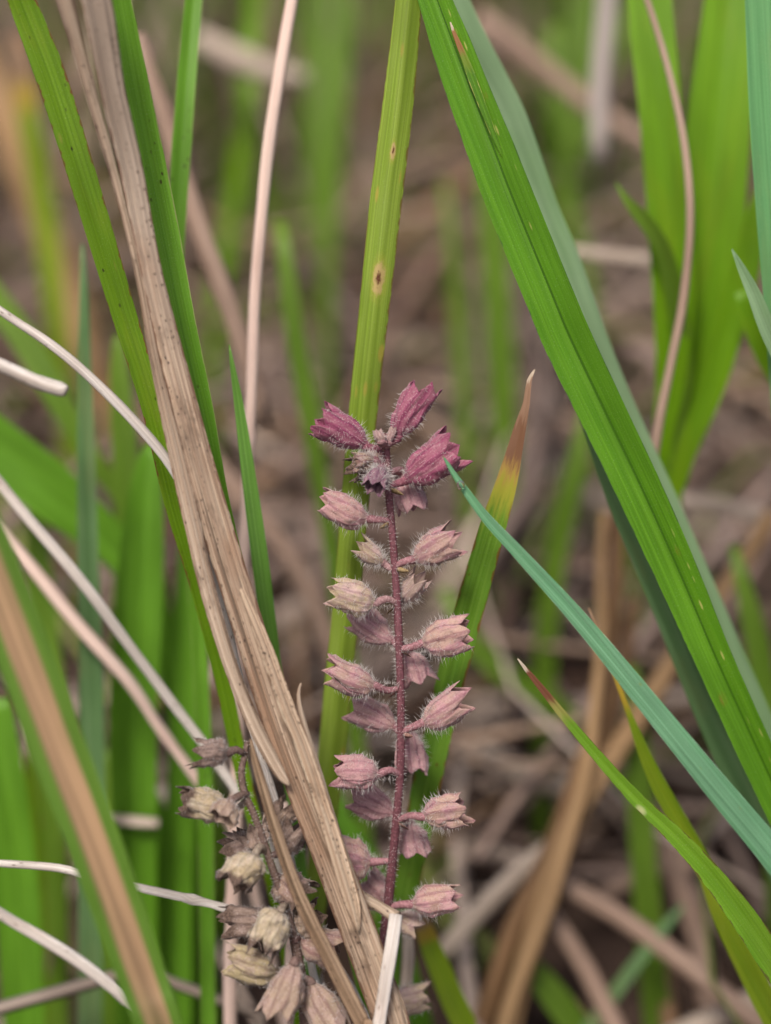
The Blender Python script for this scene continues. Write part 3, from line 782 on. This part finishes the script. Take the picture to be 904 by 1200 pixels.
bent = stalk('bent_straw', [(380, 1020, .282, 12), (405, 1038, .279, 13), (425, 1052, .276, 14), (445, 1064, .274, 13), (464, 1076, .272, 15)], M['straw_grey'], 'bleached straw folded sharply down in front of the spike base', 'straw', root=False, seed=sd(), nu=14, ridge=.2)
stalk('folded_end', [(463, 1072, .2716, 15), (459, 1105, .2700, 16), (452, 1150, .2685, 16), (446, 1192, .2680, 16), (440, 1235, .2680, 16)], M['white'], parent=bent, root=True, seed=sd(), nu=14, ridge=.3, flat=.6)

# --- left foreground leaf and left soft greens
blade('grass_blade', [(-95, 430, .243, 84, 8), (-52, 560, .244, 84, 8), (-12, 660, .245, 86, 8), (30, 770, .246, 86, 6), (70, 880, .247, 85, 5), (108, 980, .248, 82, 3), (142, 1075, .249, 78), (172, 1160, .25, 74), (196, 1230, .251, 70)], M['tancore'],
      'half-dead leaf with tan centre and green edges at lower left', ws=.76, fold=0.22, seed=sd(), step=.0025)
blade('grass_blade', [(97, 286, .315, 3), (98, 330, .315, 9), (99, 420, .316, 15), (101, 520, .317, 20), (103, 640, .319, 24), (107, 780, .322, 28), (108, 950, .326, 30), (106, 1220, .334, 28)], M['pale_dark'],
      'slim upright blade with thin pale tip in the left greenery', fold=0.2, seed=sd())
blade('grass_blade', [(176, 520, .330, 10), (172, 560, .330, 34), (167, 640, .331, 50), (161, 740, .333, 55), (156, 860, .336, 55), (158, 1000, .34, 50), (160, 1220, .35, 46)], M['bggreen2'],
      'broad bright green upright blade behind the two slanting pale stalks', fold=0.25, seed=sd())
blade('grass_blade', [(-60, 480, .338, 60), (0, 528, .34, 66), (60, 575, .342, 64), (110, 618, .345, 52), (150, 660, .347, 40), (190, 740, .35, 30), (230, 1000, .36, 26), (240, 1220, .37, 26)], M['bggreen2'],
      'wide green blade slanting in from the left edge behind the pale stalks', fold=0.2, seed=sd())
blade('grass_blade', [(138, 392, .345, 6), (140, 430, .345, 22), (146, 520, .346, 30), (150, 620, .348, 30), (140, 900, .356, 28), (130, 1220, .366, 28)], M['bggreen'], 'short soft green blade beside the olive rust-spotted blade', fold=0.2, seed=sd())
blade('grass_blade', [(-20, 330, .36, 30), (30, 400, .36, 32), (70, 470, .36, 30), (110, 540, .362, 24), (150, 600, .365, 22), (200, 760, .37, 20), (240, 1220, .38, 20)], M['bggreen'], 'dim green blade arching behind the broken pale stalk end', fold=0.2, seed=sd())
blade('grass_blade', [(216, 640, .340, 12), (220, 700, .34, 30), (218, 800, .342, 36), (214, 920, .345, 36), (208, 1060, .35, 36), (206, 1220, .356, 36)], M['bggreen2'], 'green upright blade just left of the straw bundle', fold=0.2, seed=sd())
blade('grass_blade', [(40, 560, .362, 14), (48, 700, .364, 34), (58, 850, .368, 40), (60, 1000, .372, 40), (62, 1220, .38, 40)], M['bggreen'], 'dark green blade behind the half-dead leaf', fold=0.2, seed=sd())
blade('grass_blade', [(-10, 820, .33, 44), (6, 930, .332, 50), (20, 1050, .336, 50), (30, 1220, .34, 48)], M['bggreen2'], 'bright green blade at the left edge below the half-dead leaf', fold=0.2, seed=sd())
blade('grass_blade', [(112, 880, .35, 30), (125, 980, .352, 46), (132, 1090, .356, 48), (138, 1220, .36, 46)], M['bggreen'], 'dull green blade behind the level bleached stalk', fold=0.2, seed=sd())
blade('grass_blade', [(176, 930, .352, 20), (190, 1010, .354, 52), (196, 1110, .358, 56), (200, 1220, .362, 52)], M['bggreen2'], 'wide green blade low behind the withered spike', fold=0.2, seed=sd())
blade('grass_blade', [(205, 820, .372, 20), (240, 930, .375, 46), (246, 1060, .378, 50), (244, 1220, .38, 48)], M['bggreen'], 'green blade at the bottom between half-dead leaf and pink stalk', fold=0.2, seed=sd())
blade('grass_blade', [(34, 880, .352, 4), (36, 960, .354, 24), (38, 1080, .357, 30), (40, 1220, .36, 30)], M['olive'], 'olive blade tip at the bottom left corner', fold=0.2, seed=sd())

# --- soft blades and stalks in the middle distance
def far_blade(pts, mat, label, **k):
    blade('grass_blade', pts, M[mat], label, fold=0.2, seed=sd(), step=.005, nu=6, **k)


def far_straw(pts, mat, label, root=False, **k):
    stalk('straw_stalk', pts, M[mat], label, root=root, seed=sd(), step=.005, nu=8, wander=.001, flat=.5, **k)


far_blade([(330, 260, .37, 14), (340, 350, .37, 22), (356, 450, .372, 22), (372, 550, .375, 20), (392, 660, .378, 20), (420, 900, .385, 20), (440, 1220, .39, 20)], 'bggreen', 'blurred green blade curving down between pink stalk and spotted olive blade')
far_blade([(378, -60, .62, 30), (376, 60, .62, 30), (372, 200, .62, 28), (362, 330, .63, 26)], 'bggreen', 'faint green blade at the top left of the spotted olive blade')
far_blade([(575, 150, .46, 26), (578, 260, .46, 34), (584, 380, .465, 34), (590, 480, .47, 32), (590, 620, .48, 30)], 'bggreen', 'blurred upright green blade left of the broad keeled blade')
far_blade([(690, 470, .40, 10), (672, 560, .40, 24), (650, 660, .405, 26), (640, 760, .41, 26), (636, 900, .42, 24)], 'bggreen', 'faint green blade right of the withered brown tip')
far_blade([(520, 690, .40, 12), (560, 760, .40, 26), (610, 800, .402, 28), (660, 830, .405, 20)], 'bggreen', 'dim green blade under the teal blade')
far_blade([(800, 1062, .362, 5), (780, 1085, .362, 11), (745, 1130, .362, 15), (705, 1185, .362, 16), (660, 1250, .363, 16)], 'pale_dark', 'dark teal blade slanting in the bottom right litter', spread=.1)
far_blade([(588, 1095, .364, 6), (612, 1122, .364, 24), (650, 1168, .364, 32), (690, 1230, .365, 32)], 'bggreen', 'soft green blade at the bottom below the spike', spread=.1)
far_blade([(742, 780, .372, 12), (748, 880, .373, 28), (754, 1000, .375, 30), (764, 1120, .378, 32), (772, 1220, .38, 30)], 'bggreen', 'dim olive upright blade under the thin brown-tipped blade')
far_blade([(488, 1060, .315, 16), (505, 1110, .315, 24), (530, 1170, .316, 28), (552, 1230, .317, 28)], 'yellow', 'yellow-green blade at the bottom right of the bent straw', spread=.1)
far_blade([(860, 640, .36, 10), (880, 720, .36, 24), (896, 800, .362, 28), (905, 920, .365, 26)], 'bggreen', 'soft green blade at the right edge below the pale level straw')
far_blade([(690, -60, .7, 24), (684, 80, .7, 30), (678, 200, .7, 28), (668, 330, .72, 26)], 'bggreen', 'faint green blade behind the pale grey stalk')
far_blade([(460, 1090, .335, 30), (430, 1000, .335, 26), (400, 960, .335, 20), (395, 900, .336, 6)][::-1], 'bggreen2', 'soft green blade at the foot of the spotted olive blade')
far_blade([(300, -60, .52, 16), (296, 40, .52, 20), (286, 150, .52, 20), (270, 260, .525, 18), (250, 380, .53, 16)], 'yellow_green', 'soft yellow-green blade behind the thin green blade and pink stalk', spread=.1)
far_blade([(410, -60, .50, 14), (404, 60, .50, 18), (392, 190, .505, 18), (384, 330, .51, 16)], 'bggreen', 'thin blurred blade close to the left of the spotted olive blade', spread=.1)
far_blade([(520, 210, .48, 6), (532, 300, .48, 16), (540, 400, .485, 20), (548, 520, .49, 20), (552, 640, .495, 18)], 'bggreen', 'thin blurred blade above the withered brown tip', spread=.1)
far_blade([(20, 40, .46, 20), (34, 140, .46, 26), (52, 250, .465, 26), (66, 380, .47, 24)], 'yellow', 'blurred yellow-green blade near the upper left corner', spread=.1)
far_blade([(648, 30, .5, 14), (652, 130, .5, 20), (664, 230, .505, 20), (690, 330, .51, 16)], 'bggreen', 'dim green blade between broad keeled blade and pale grey stalk', spread=.1)
far_blade([(690, 380, .44, 8), (706, 450, .44, 18), (724, 540, .445, 20), (744, 640, .45, 18)], 'bggreen', 'dim green blade right behind the broad keeled blade', spread=.1)
far_straw([(714, -90, .41, 26), (709, 0, .41, 26), (706, 90, .41, 25), (704, 190, .412, 22)], 'grey', 'blurred pale grey stalk hanging at the top right')
far_straw([(560, 20, .48, 22), (610, 62, .48, 24), (680, 115, .48, 22), (755, 165, .48, 20), (820, 205, .48, 18)], 'bgstraw', 'blurred pinkish straw slanting behind the pale grey stalk')
far_straw([(640, 290, .38, 8), (690, 300, .38, 14), (740, 306, .38, 18), (775, 306, .38, 18), (830, 300, .38, 16)], 'bgpale', 'short whitish straw left of the yellow-green upright blade')
far_straw([(770, 588, .40, 16), (820, 590, .40, 19), (870, 600, .40, 20), (940, 618, .40, 20)], 'bgpale', 'pale level straw at the right edge')
far_straw([(730, 540, .372, 12), (722, 680, .370, 16), (708, 780, .368, 20), (686, 880, .365, 22), (648, 990, .362, 24), (604, 1090, .359, 24), (568, 1190, .357, 26), (548, 1250, .357, 26)], 'rust', 'dark blurred rusty stalk right of the spike base', root=True)
far_straw([(708, 600, .366, 10), (706, 720, .364, 12), (700, 810, .362, 14), (690, 890, .36, 16), (664, 990, .357, 18), (628, 1090, .354, 20), (596, 1190, .352, 20), (580, 1250, .352, 20)], 'orange', 'lighter orange-brown stalk lying along the dark rusty stalk', root=True)
far_straw([(745, 700, .385, 14), (728, 800, .383, 18), (700, 900, .38, 20), (662, 1000, .378, 20), (630, 1080, .376, 20)], 'rust', 'dim brown stalk behind the rusty stalks', root=True)
far_straw([(905, 600, .38, 18), (850, 690, .377, 21), (790, 775, .373, 23), (740, 850, .369, 25), (690, 930, .364, 26), (650, 1020, .36, 26), (615, 1120, .357, 26), (590, 1230, .355, 26)], 'orange', 'blurred orange-brown stalk slanting behind the teal blade', root=True)
far_straw([(515, 1118, .365, 20), (560, 1070, .366, 24), (610, 1020, .368, 24), (660, 985, .37, 20)], 'bgpale', 'pale straw lying behind the spike base')
far_straw([(560, 880, .42, 24), (610, 905, .42, 30), (660, 918, .42, 30), (720, 905, .42, 24)], 'bgpale', 'pale tan straw lying behind the middle of the spike')
far_straw([(640, 1030, .366, 22), (720, 1070, .364, 24), (800, 1120, .362, 24), (880, 1190, .36, 24), (930, 1240, .358, 22)], 'bgstraw', 'mauve-brown straw slanting across the bottom right litter')
far_straw([(640, 1060, .365, 20), (690, 1140, .362, 24), (740, 1235, .36, 24)], 'bgstraw', 'dull brown straw beneath the dark teal blade')
far_straw([(770, 960, .40, 24), (800, 1040, .395, 28), (820, 1110, .392, 26), (830, 1200, .388, 20)], 'bgstraw', 'brown straw under the yellow-green blade at lower right')
far_straw([(780, 1225, .368, 28), (850, 1190, .369, 30), (930, 1150, .37, 30)], 'bgpale', 'pale straw across the bottom right corner')
far_straw([(690, 1060, .395, 18), (760, 1020, .396, 22), (830, 1005, .398, 22)], 'bgstraw', 'brown straw rising behind the thin brown-tipped blade')
far_straw([(160, 40, .34, 20), (200, 160, .342, 22), (240, 280, .345, 24), (278, 390, .348, 24), (310, 500, .352, 22)], 'bgstraw', 'soft pinkish straw between bright green blade and pink stalk')
far_straw([(-30, 60, .50, 40), (20, 170, .50, 44), (62, 290, .505, 44), (100, 400, .51, 40), (150, 540, .52, 36)], 'orange', 'blurred orange-tan stalk behind the olive rust-spotted blade')
far_straw([(230, 40, .50, 20), (270, 66, .50, 30), (310, 82, .50, 26), (360, 92, .50, 18)], 'bgpale', 'blurred pale straw between the thin green blade and pink stalk')
far_straw([(100, 958, .335, 10), (125, 962, .335, 12), (160, 966, .335, 13), (186, 968, .335, 12)], 'bgpale', 'short pale straw among the left green blades')
far_straw([(476, 1080, .302, 12), (480, 1120, .302, 15), (478, 1160, .303, 15), (470, 1220, .304, 14)], 'bgpale', 'whitish curled straw beside the bent straw at the bottom')
far_straw([(250, 540, .40, 20), (330, 640, .40, 22), (390, 760, .405, 22), (430, 900, .41, 20)], 'bgstraw', 'brown straw sloping behind the short blue-green blade')
far_straw([(540, 560, .50, 20), (600, 520, .50, 22), (680, 500, .505, 20)], 'bgstraw', 'dull straw lying behind the withered brown tip')

# ---------------------------------------------------------------- flower spikes
RNG = random.Random(5)


def hair_mesh(name, roots, parent, origin, r0=0.000019):
    """roots: (position, direction, length)"""
    v, f = [], []
    for (p, d, ln) in roots:
        d = d.normalized()
        a = d.orthogonal().normalized()
        b = d.cross(a)
        droop = Vector((RNG.gauss(0, .15), RNG.gauss(0, .15), RNG.gauss(-.1, .15))) * ln
        i0 = len(v)
        for k, (fr_, rr) in enumerate(((0.0, 1.2), (0.55, 0.9))):
            c = p + d * (ln * fr_) + droop * fr_ * fr_
            for q in range(3):
                an = q * 2.0944
                v.append(c + (a * math.cos(an) + b * math.sin(an)) * (r0 * rr))
        v.append(p + d * ln + droop)
        for q in range(3):
            f.append((i0 + q, i0 + (q + 1) % 3, i0 + 3 + (q + 1) % 3, i0 + 3 + q))
            f.append((i0 + 3 + q, i0 + 3 + (q + 1) % 3, i0 + 6))
    return tag(mesh_obj(name, v, f, M['hair'], origin=origin, parent=parent), kind='stuff')


def lerp_prof(tab, t):
    for (a, va), (b, vb) in zip(tab, tab[1:]):
        if t <= b:
            s = (t - a) / (b - a)
            s = s * s * (3 - 2 * s) * 0.5 + s * 0.5
            return va + (vb - va) * s
    return tab[-1][1]


PROF = {'fresh': ((0, .14), (.07, .33), (.2, .66), (.42, .92), (.75, 1.0), (1, .97)),
        'round': ((0, .14), (.07, .40), (.2, .80), (.45, 1.02), (.75, .95), (1, .82)),
        'dry': ((0, .12), (.06, .45), (.2, .85), (.45, 1.0), (.75, .98), (1, 1.05))}


def tube_between(name, pts, r0, r1, colr, parent, mat=None):
    n = len(pts)
    world = [(p.x, p.y, p.z, 2 * (r0 + (r1 - r0) * i / (n - 1)), 0.0) for i, p in enumerate(pts)]
    o = stalk(name, world, mat or M['tint'], parent=parent, world=True, nu=8, step=.0006, flat=1.0, ridge=.15, seed=RNG.random() * 50, wander=.00008)
    o.color = (*colr, 1)
    return o


def small_leaf(name, base, direction, ln, wd, colr, parent):
    d = direction.normalized()
    s = d.cross(Vector((RNG.gauss(0, .4), -1, RNG.gauss(0, .4)))).normalized()
    nn = s.cross(d)
    v, f = [], []
    m = 7
    for k in range(m):
        t = k / (m - 1)
        ww = wd * 0.5 * max(math.sin(math.pi * min(1, 0.12 + 0.88 * t)) ** 0.8, 0.03)
        c = base + d * (ln * t) + nn * (ln * 0.25 * t * t)
        for q, h in ((-1, .25), (0, 0), (1, .25), (0, -.12)):
            v.append(c + s * (q * ww) + nn * (h * ww))
    for k in range(m - 1):
        for j in range(4):
            a, b = k * 4 + j, k * 4 + (j + 1) % 4
            f.append((a, b, b + 4, a + 4))
    o = mesh_obj(name, v, f, M['tint'], origin=base, parent=parent)
    o.color = (*colr, 1)
    return o


def calyx(parent, base, mouth, width, colr, tan, kind='fresh', attach=None, tooth=0.30, flare=0.06, nhair=260, hl=0.0011, ped_col=(0.36, 0.17, 0.19), bract=None,
          squash=0.85, teeth=5):
    axis = mouth - base
    Ln = axis.length
    Z = axis.normalized()
    V = (EYE - base)
    Y = (V - Z * V.dot(Z)).normalized()          # towards the viewer
    X = Y.cross(Z)
    rot = RNG.uniform(0, 2 * math.pi / teeth)
    seed = RNG.random() * 100
    tl = [RNG.uniform(0.6, 1.15) for _ in range(teeth)]
    squash *= RNG.uniform(0.8, 1.12)
    crum = 1.5 if kind == 'dry' else RNG.uniform(0.8, 1.5)
    tooth *= 1.0 if kind == 'dry' else 0.78
    tf_ = [RNG.gauss(flare, 0.13 if kind == 'dry' else 0.07) for _ in range(teeth)]
    nu, ntt = teeth * 10, 22
    tf = 1 - tooth
    verts, uv, faces, hairs = [], [], [], []
    bendv = (X * RNG.gauss(0, .09) + Vector((0, 0, RNG.gauss(.05, .05)))) * Ln
    for i in range(ntt + 1):
        t = i / ntt
        for j in range(nu + 1):
            ph = 2 * math.pi * j / nu
            k = (ph / (2 * math.pi) * teeth) % teeth
            ti = int(k) % teeth
            tri = 1 - abs(2 * (k - int(k)) - 1)
            Tt = tl[ti] * (tri ** 1.05)
            ramp = max(0.0, (t - 0.5) / 0.5)
            z = Ln * (tf * t ** 0.92 + tooth * Tt * ramp ** 1.3)
            r = 0.5 * width * lerp_prof(PROF[kind], t)
            rib = 0.032 * math.cos(10 * ph + 0.8 * math.sin(t * 3 + seed))
            wr = 0.16 * noise.noise((math.cos(ph) * 1.6 + seed, math.sin(ph) * 1.6, t * 2.2)) + 0.12 * noise.noise((math.cos(ph) * 4.5, math.sin(ph) * 4.5 + seed, t * 5)) + 0.05 * noise.noise((math.cos(ph) * 11, math.sin(ph) * 11 + seed, t * 14))
            # sinus folds in, tooth tips lean in or out
            r *= 1 + (rib + wr * crum) * min(1, t * 4)
            z += Ln * 0.035 * crum * noise.noise((math.cos(ph) * 6 + seed, math.sin(ph) * 6, 4.0)) * ramp
            r += 0.5 * width * ramp ** 1.6 * (tf_[ti] * Tt * 1.5 - 0.05 * (1 - tri))
            a = ph + rot
            dirv = X * math.cos(a) + Y * math.sin(a) * squash
            p = base + Z * z + dirv * r + bendv * t * t
            verts.append(p)
            uv.append((j / nu, min(1.0, z / Ln)))
    c = nu + 1
    for i in range(ntt):
        for j in range(nu):
            faces.append((i * c + j, i * c + j + 1, (i + 1) * c + j + 1, (i + 1) * c + j))
    o = mesh_obj('calyx', verts, faces, M['calyx'] if kind != 'dry' else M['calyx_dry'], origin=base, parent=parent, uv=uv)
    o.color = (*colr, tan)
    so = o.modifiers.new('wall', 'SOLIDIFY')
    so.thickness = 0.00007
    so.offset = -1
    for _ in range(nhair):
        i = int((RNG.random() ** 1.25) * (ntt - 1)) + 1
        j = RNG.randrange(nu)
        p = verts[i * c + j]
        cen = base + Z * ((p - base).dot(Z))
        d = (p - cen).normalized() + Z * RNG.gauss(-0.05, 0.25) + Vector((RNG.gauss(0, .2), RNG.gauss(0, .2), RNG.gauss(0, .2)))
        hairs.append((p, d, hl * RNG.uniform(0.45, 1.15) * (1.0 if i < ntt * .6 else 0.6)))
    if attach is not None:
        mid = attach.lerp(base, 0.5) + Vector((0, 0, RNG.gauss(0, .0004)))
        inn = base + Z * (0.06 * Ln)
        tube_between('pedicel', [attach, mid, base, inn], 0.00042, 0.00080, tuple(a * .55 + b * .4 for a, b in zip(ped_col, colr)), o)
        pl = (base - attach).length
        for _ in range(int(nhair * 0.25 * min(1.5, pl / 0.003))):
            q = attach.lerp(base, RNG.random())
            d = Vector((RNG.gauss(0, 1), RNG.gauss(0, 1), RNG.gauss(0, 1)))
            d -= Z * d.dot(Z) * .8
            hairs.append((q + d.normalized() * .0005, d, hl * RNG.uniform(.4, .9)))
        if bract:
            small_leaf('bract', attach + Vector((0, -.0003, -.0002)), (base - attach) + Vector((0, -.0008, -.0012)), RNG.uniform(.0018, .0028), .0008, bract, o)
    hair_mesh('hairs', hairs, o, base)
    return o


def axis_stem(name, pts, colr, parent, hair_n, hair_l, flat=1.0, ridge=.12):
    o = stalk(name, pts, M['tint'], parent=parent, root=True, nu=14, step=.0008, flat=flat, ridge=ridge, seed=RNG.random() * 30, wander=.0001, spread=.15)
    o.color = (*colr, 1)
    hs = []
    ring = spline(px_path(pts, False), .0005)
    fr = frames(ring)
    for _ in range(hair_n):
        i = RNG.randrange(len(ring))
        p, T, N, W = fr[i]
        a = RNG.uniform(0, 2 * math.pi)
        d = W * math.cos(a) + N * math.sin(a)
        hs.append((p + d * ring[i][3] * .48, d + T * RNG.gauss(0, .3), hair_l * RNG.uniform(.5, 1.2)))
    hair_mesh('hairs', hs, o, fr[0][0])
    return o


# --- the pink spike
stem_pts = [(a, b, c, d * .86) for a, b, c, d in [(452, 508, .2795, 7), (454, 535, .2795, 9), (455, 570, .2795, 10), (460, 625, .2795, 10.5), (464, 680, .280, 11), (467, 740, .280, 11.5), (469, 800, .2803, 11.5), (470, 860, .2808, 12), (469, 910, .2815, 12), (465, 960, .2825, 12), (460, 1010, .284, 13), (455, 1060, .286, 13.5),
            (448, 1120, .289, 14), (440, 1220, .294, 14)]]
foot = px_path(stem_pts)[-1]
spike = empty('flower_spike', foot[:3])
tag(spike, 'upright pink spike of hairy calyxes on a dark red stem', 'flower spike')
axis_stem('stem', stem_pts, (0.21, 0.08, 0.098), spike, 1300, .0006)


def stem_x(py):
    for a, b in zip(stem_pts, stem_pts[1:]):
        if a[1] <= py <= b[1]:
            f = (py - a[1]) / (b[1] - a[1])
            return a[0] + (b[0] - a[0]) * f, a[2] + (b[2] - a[2]) * f
    return stem_pts[0][0], stem_pts[0][2]


MAG = (0.33, 0.068, 0.155)
MAG2 = (0.38, 0.09, 0.18)
PNK = (0.58, 0.31, 0.345)
PAL_ = (0.63, 0.45, 0.43)
DSK = (0.62, 0.345, 0.385)
GB, PB = (0.38, 0.28, 0.14), (0.42, 0.25, 0.2)
# base px, base py, mouth px, mouth py, width px, depth base, depth mouth, colour, tan amount, profile, attach py, teeth length, bract
CX = [
    (432, 524, 370, 482, 44, .2790, .2775, MAG, .02, 'fresh', 520, .24, None),
    (466, 514, 486, 447, 44, .2795, .2785, MAG2, .02, 'fresh', 522, .26, None),
    (474, 564, 540, 521, 50, .2792, .2770, MAG2, .02, 'fresh', 570, .28, GB),
    (470, 552, 486, 603, 40, .2830, .2835, DSK, .10, 'fresh', 556, .26, None),
    (447, 532, 404, 556, 30, .2800, .2790, (0.34, .15, .17), .45, 'dry', 540, .36, None),
    (448, 548, 438, 578, 30, .2770, .2735, (0.26, .12, .19), .05, 'fresh', 556, .30, None),
    (440, 540, 412, 540, 24, .2780, .2770, (0.30, .16, .19), .5, 'fresh', 545, .40, GB),
    (432, 608, 371, 596, 40, .2790, .2780, PNK, .30, 'round', 610, .28, GB),
    (450, 660, 416, 637, 27, .2805, .2795, PAL_, .65, 'fresh', 668, .42, None),
    (484, 656, 539, 629, 44, .2792, .2778, PNK, .40, 'fresh', 664, .34, GB),
    (470, 706, 495, 673, 30, .2830, .2800, PAL_, .30, 'fresh', 710, .42, None),
    (441, 707, 384, 697, 40, .2787, .2777, PAL_, .80, 'round', 707, .30, GB),
    (462, 752, 408, 720, 42, .2835, .2850, DSK, .20, 'fresh', 762, .30, None),
    (494, 754, 555, 741, 46, .2790, .2772, PNK, .45, 'round', 760, .28, PB),
    (478, 762, 492, 806, 42, .2845, .2850, DSK, .15, 'fresh', 752, .30, None),
    (441, 804, 379, 796, 42, .2788, .2775, PNK, .40, 'round', 806, .26, PB),
    (464, 852, 408, 822, 42, .2845, .2860, DSK, .20, 'fresh', 862, .28, None),
    (494, 848, 552, 824, 44, .2795, .2780, PNK, .35, 'fresh', 858, .34, PB),
    (480, 852, 478, 908, 38, .2860, .2865, DSK, .12, 'fresh', 846, .26, None),
    (445, 907, 389, 903, 44, .2797, .2785, PNK, .10, 'round', 908, .26, None),
    (462, 954, 410, 928, 42, .2860, .2872, DSK, .10, 'fresh', 962, .28, None),
    (494, 957, 548, 943, 44, .2803, .2790, PNK, .45, 'fresh', 962, .32, PB),
    (480, 962, 484, 1008, 40, .2872, .2880, DSK, .12, 'fresh', 956, .26, None),
    (436, 1010, 392, 1008, 50, .2850, .2855, PNK, .45, 'round', 1008, .26, None),
    (454, 1060, 420, 1032, 44, .2900, .2910, DSK, .20, 'fresh', 1066, .28, None),
    (482, 1060, 542, 1050, 42, .2845, .2838, PNK, .45, 'round', 1064, .28, PB),
    (464, 1072, 494, 1094, 32, .2895, .2890, PAL_, .50, 'fresh', 1070, .36, PB),
    (455, 1176, 508, 1174, 38, .2930, .2930, PAL_, .70, 'round', 1170, .30, None),
]
for (bx_, by_, mx_, my_, wd_, db, dm, colr, tan, kind, ay, tooth, br) in CX:
    sx_, sd_ = stem_x(ay)
    v = RNG.uniform(.88, 1.1)
    calyx(spike, P(bx_, by_, db), P(mx_, my_, dm), px2m(wd_ * RNG.uniform(.84, .98), db), tuple(q * v for q in colr), tan * .85, kind, attach=P(sx_, ay, sd_), tooth=tooth,
          nhair=280 if db < .281 else 200, hl=.00145 if colr not in (MAG, MAG2) else .0011, bract=br)
# tiny unopened buds at the top
for (bx_, by_, mx_, my_, wd_, d_) in ((448, 520, 444, 503, 13, .2765), (455, 520, 459, 500, 10, .2785), (446, 560, 428, 566, 12, .2765)):
    b = calyx(spike, P(bx_, by_, d_), P(mx_, my_, d_), px2m(wd_, d_), (0.50, .33, .33), .2, 'round', attach=P(453, by_ + 5, .2795), tooth=.2, nhair=50, hl=.0007)
    b.name = 'bud'

# --- the withered spike at the lower left
wst = [(290, 868, .2730, 5), (287, 885, .2730, 7), (283, 905, .2728, 8), (287, 930, .2728, 8), (297, 952, .2727, 8), (309, 985, .2727, 8.5), (320, 1020, .2728, 9), (332, 1055, .273, 9), (344, 1100, .2735, 10), (353, 1150, .274, 14), (360, 1220, .2745, 14)]
wfoot = px_path(wst)[-1]
wsp = empty('withered_flower_spike', wfoot[:3])
tag(wsp, 'withered grey-brown spike of dry calyxes behind the thin dark strip', 'flower spike')
axis_stem('stem', wst, (0.20, 0.135, 0.11), wsp, 700, .0005)
CRM = (0.68, 0.60, 0.45)
BRN = (0.38, 0.27, 0.215)
GRB = (0.27, 0.19, 0.16)
DX = [
    (268, 882, 220, 880, 30, .2715, .2710, GRB, .0, 'dry', (287, 884), .42, .10),
    (268, 948, 203, 944, 38, .2722, .2712, CRM, .7, 'dry', (291, 935), .30, .05),
    (272, 938, 258, 962, 34, .2700, .2680, BRN, .2, 'fresh', (291, 930), .24, .0),
    (304, 995, 288, 962, 32, .2735, .2735, BRN, .05, 'dry', (309, 990), .50, .35),
    (296, 988, 258, 998, 34, .2745, .2735, GRB, .0, 'dry', (305, 985), .50, .45),
    (300, 1000, 276, 1048, 42, .2705, .2688, CRM, .8, 'dry', (312, 1000), .32, .05),
    (318, 1078, 252, 1090, 36, .2735, .2725, GRB, .1, 'dry', (335, 1070), .36, .15),
    (330, 1066, 296, 1122, 40, .2705, .2688, CRM, .55, 'dry', (336, 1062), .40, .08),
    (325, 1140, 260, 1134, 40, .2720, .2712, (0.42, .33, .22), .8, 'round', (348, 1128), .28, .10),
    (346, 1126, 328, 1200, 42, .2695, .2680, (0.44, .30, .25), .25, 'fresh', (349, 1130), .26, .10),
    (364, 1150, 386, 1215, 44, .2725, .2715, (0.46, .32, .27), .3, 'fresh', (354, 1148), .28, .05),
    (330, 1000, 352, 955, 34, .2745, .2745, GRB, .1, 'dry', (316, 1005), .45, .25),
    (325, 1028, 358, 1060, 40, .2745, .2740, (0.34, .21, .19), .3, 'dry', (324, 1030), .35, .12),
    (345, 1085, 380, 1072, 38, .2750, .2745, BRN, .3, 'dry', (341, 1090), .36, .15),
    (350, 1100, 402, 1120, 46, .2750, .2745, (0.42, .26, .23), .3, 'fresh', (345, 1104), .30, .05),
    (312, 975, 345, 930, 30, .2748, .2748, BRN, .2, 'dry', (306, 980), .42, .2),
]
for (bx_, by_, mx_, my_, wd_, db, dm, colr, tan, kind, at, tooth, fl) in DX:
    calyx(wsp, P(bx_, by_, db), P(mx_, my_, dm), px2m(wd_ * 1.0, db), colr, tan, kind, attach=P(at[0], at[1], .2728), tooth=tooth, flare=fl, nhair=190, hl=.0008,
          ped_col=(0.13, 0.08, 0.075))
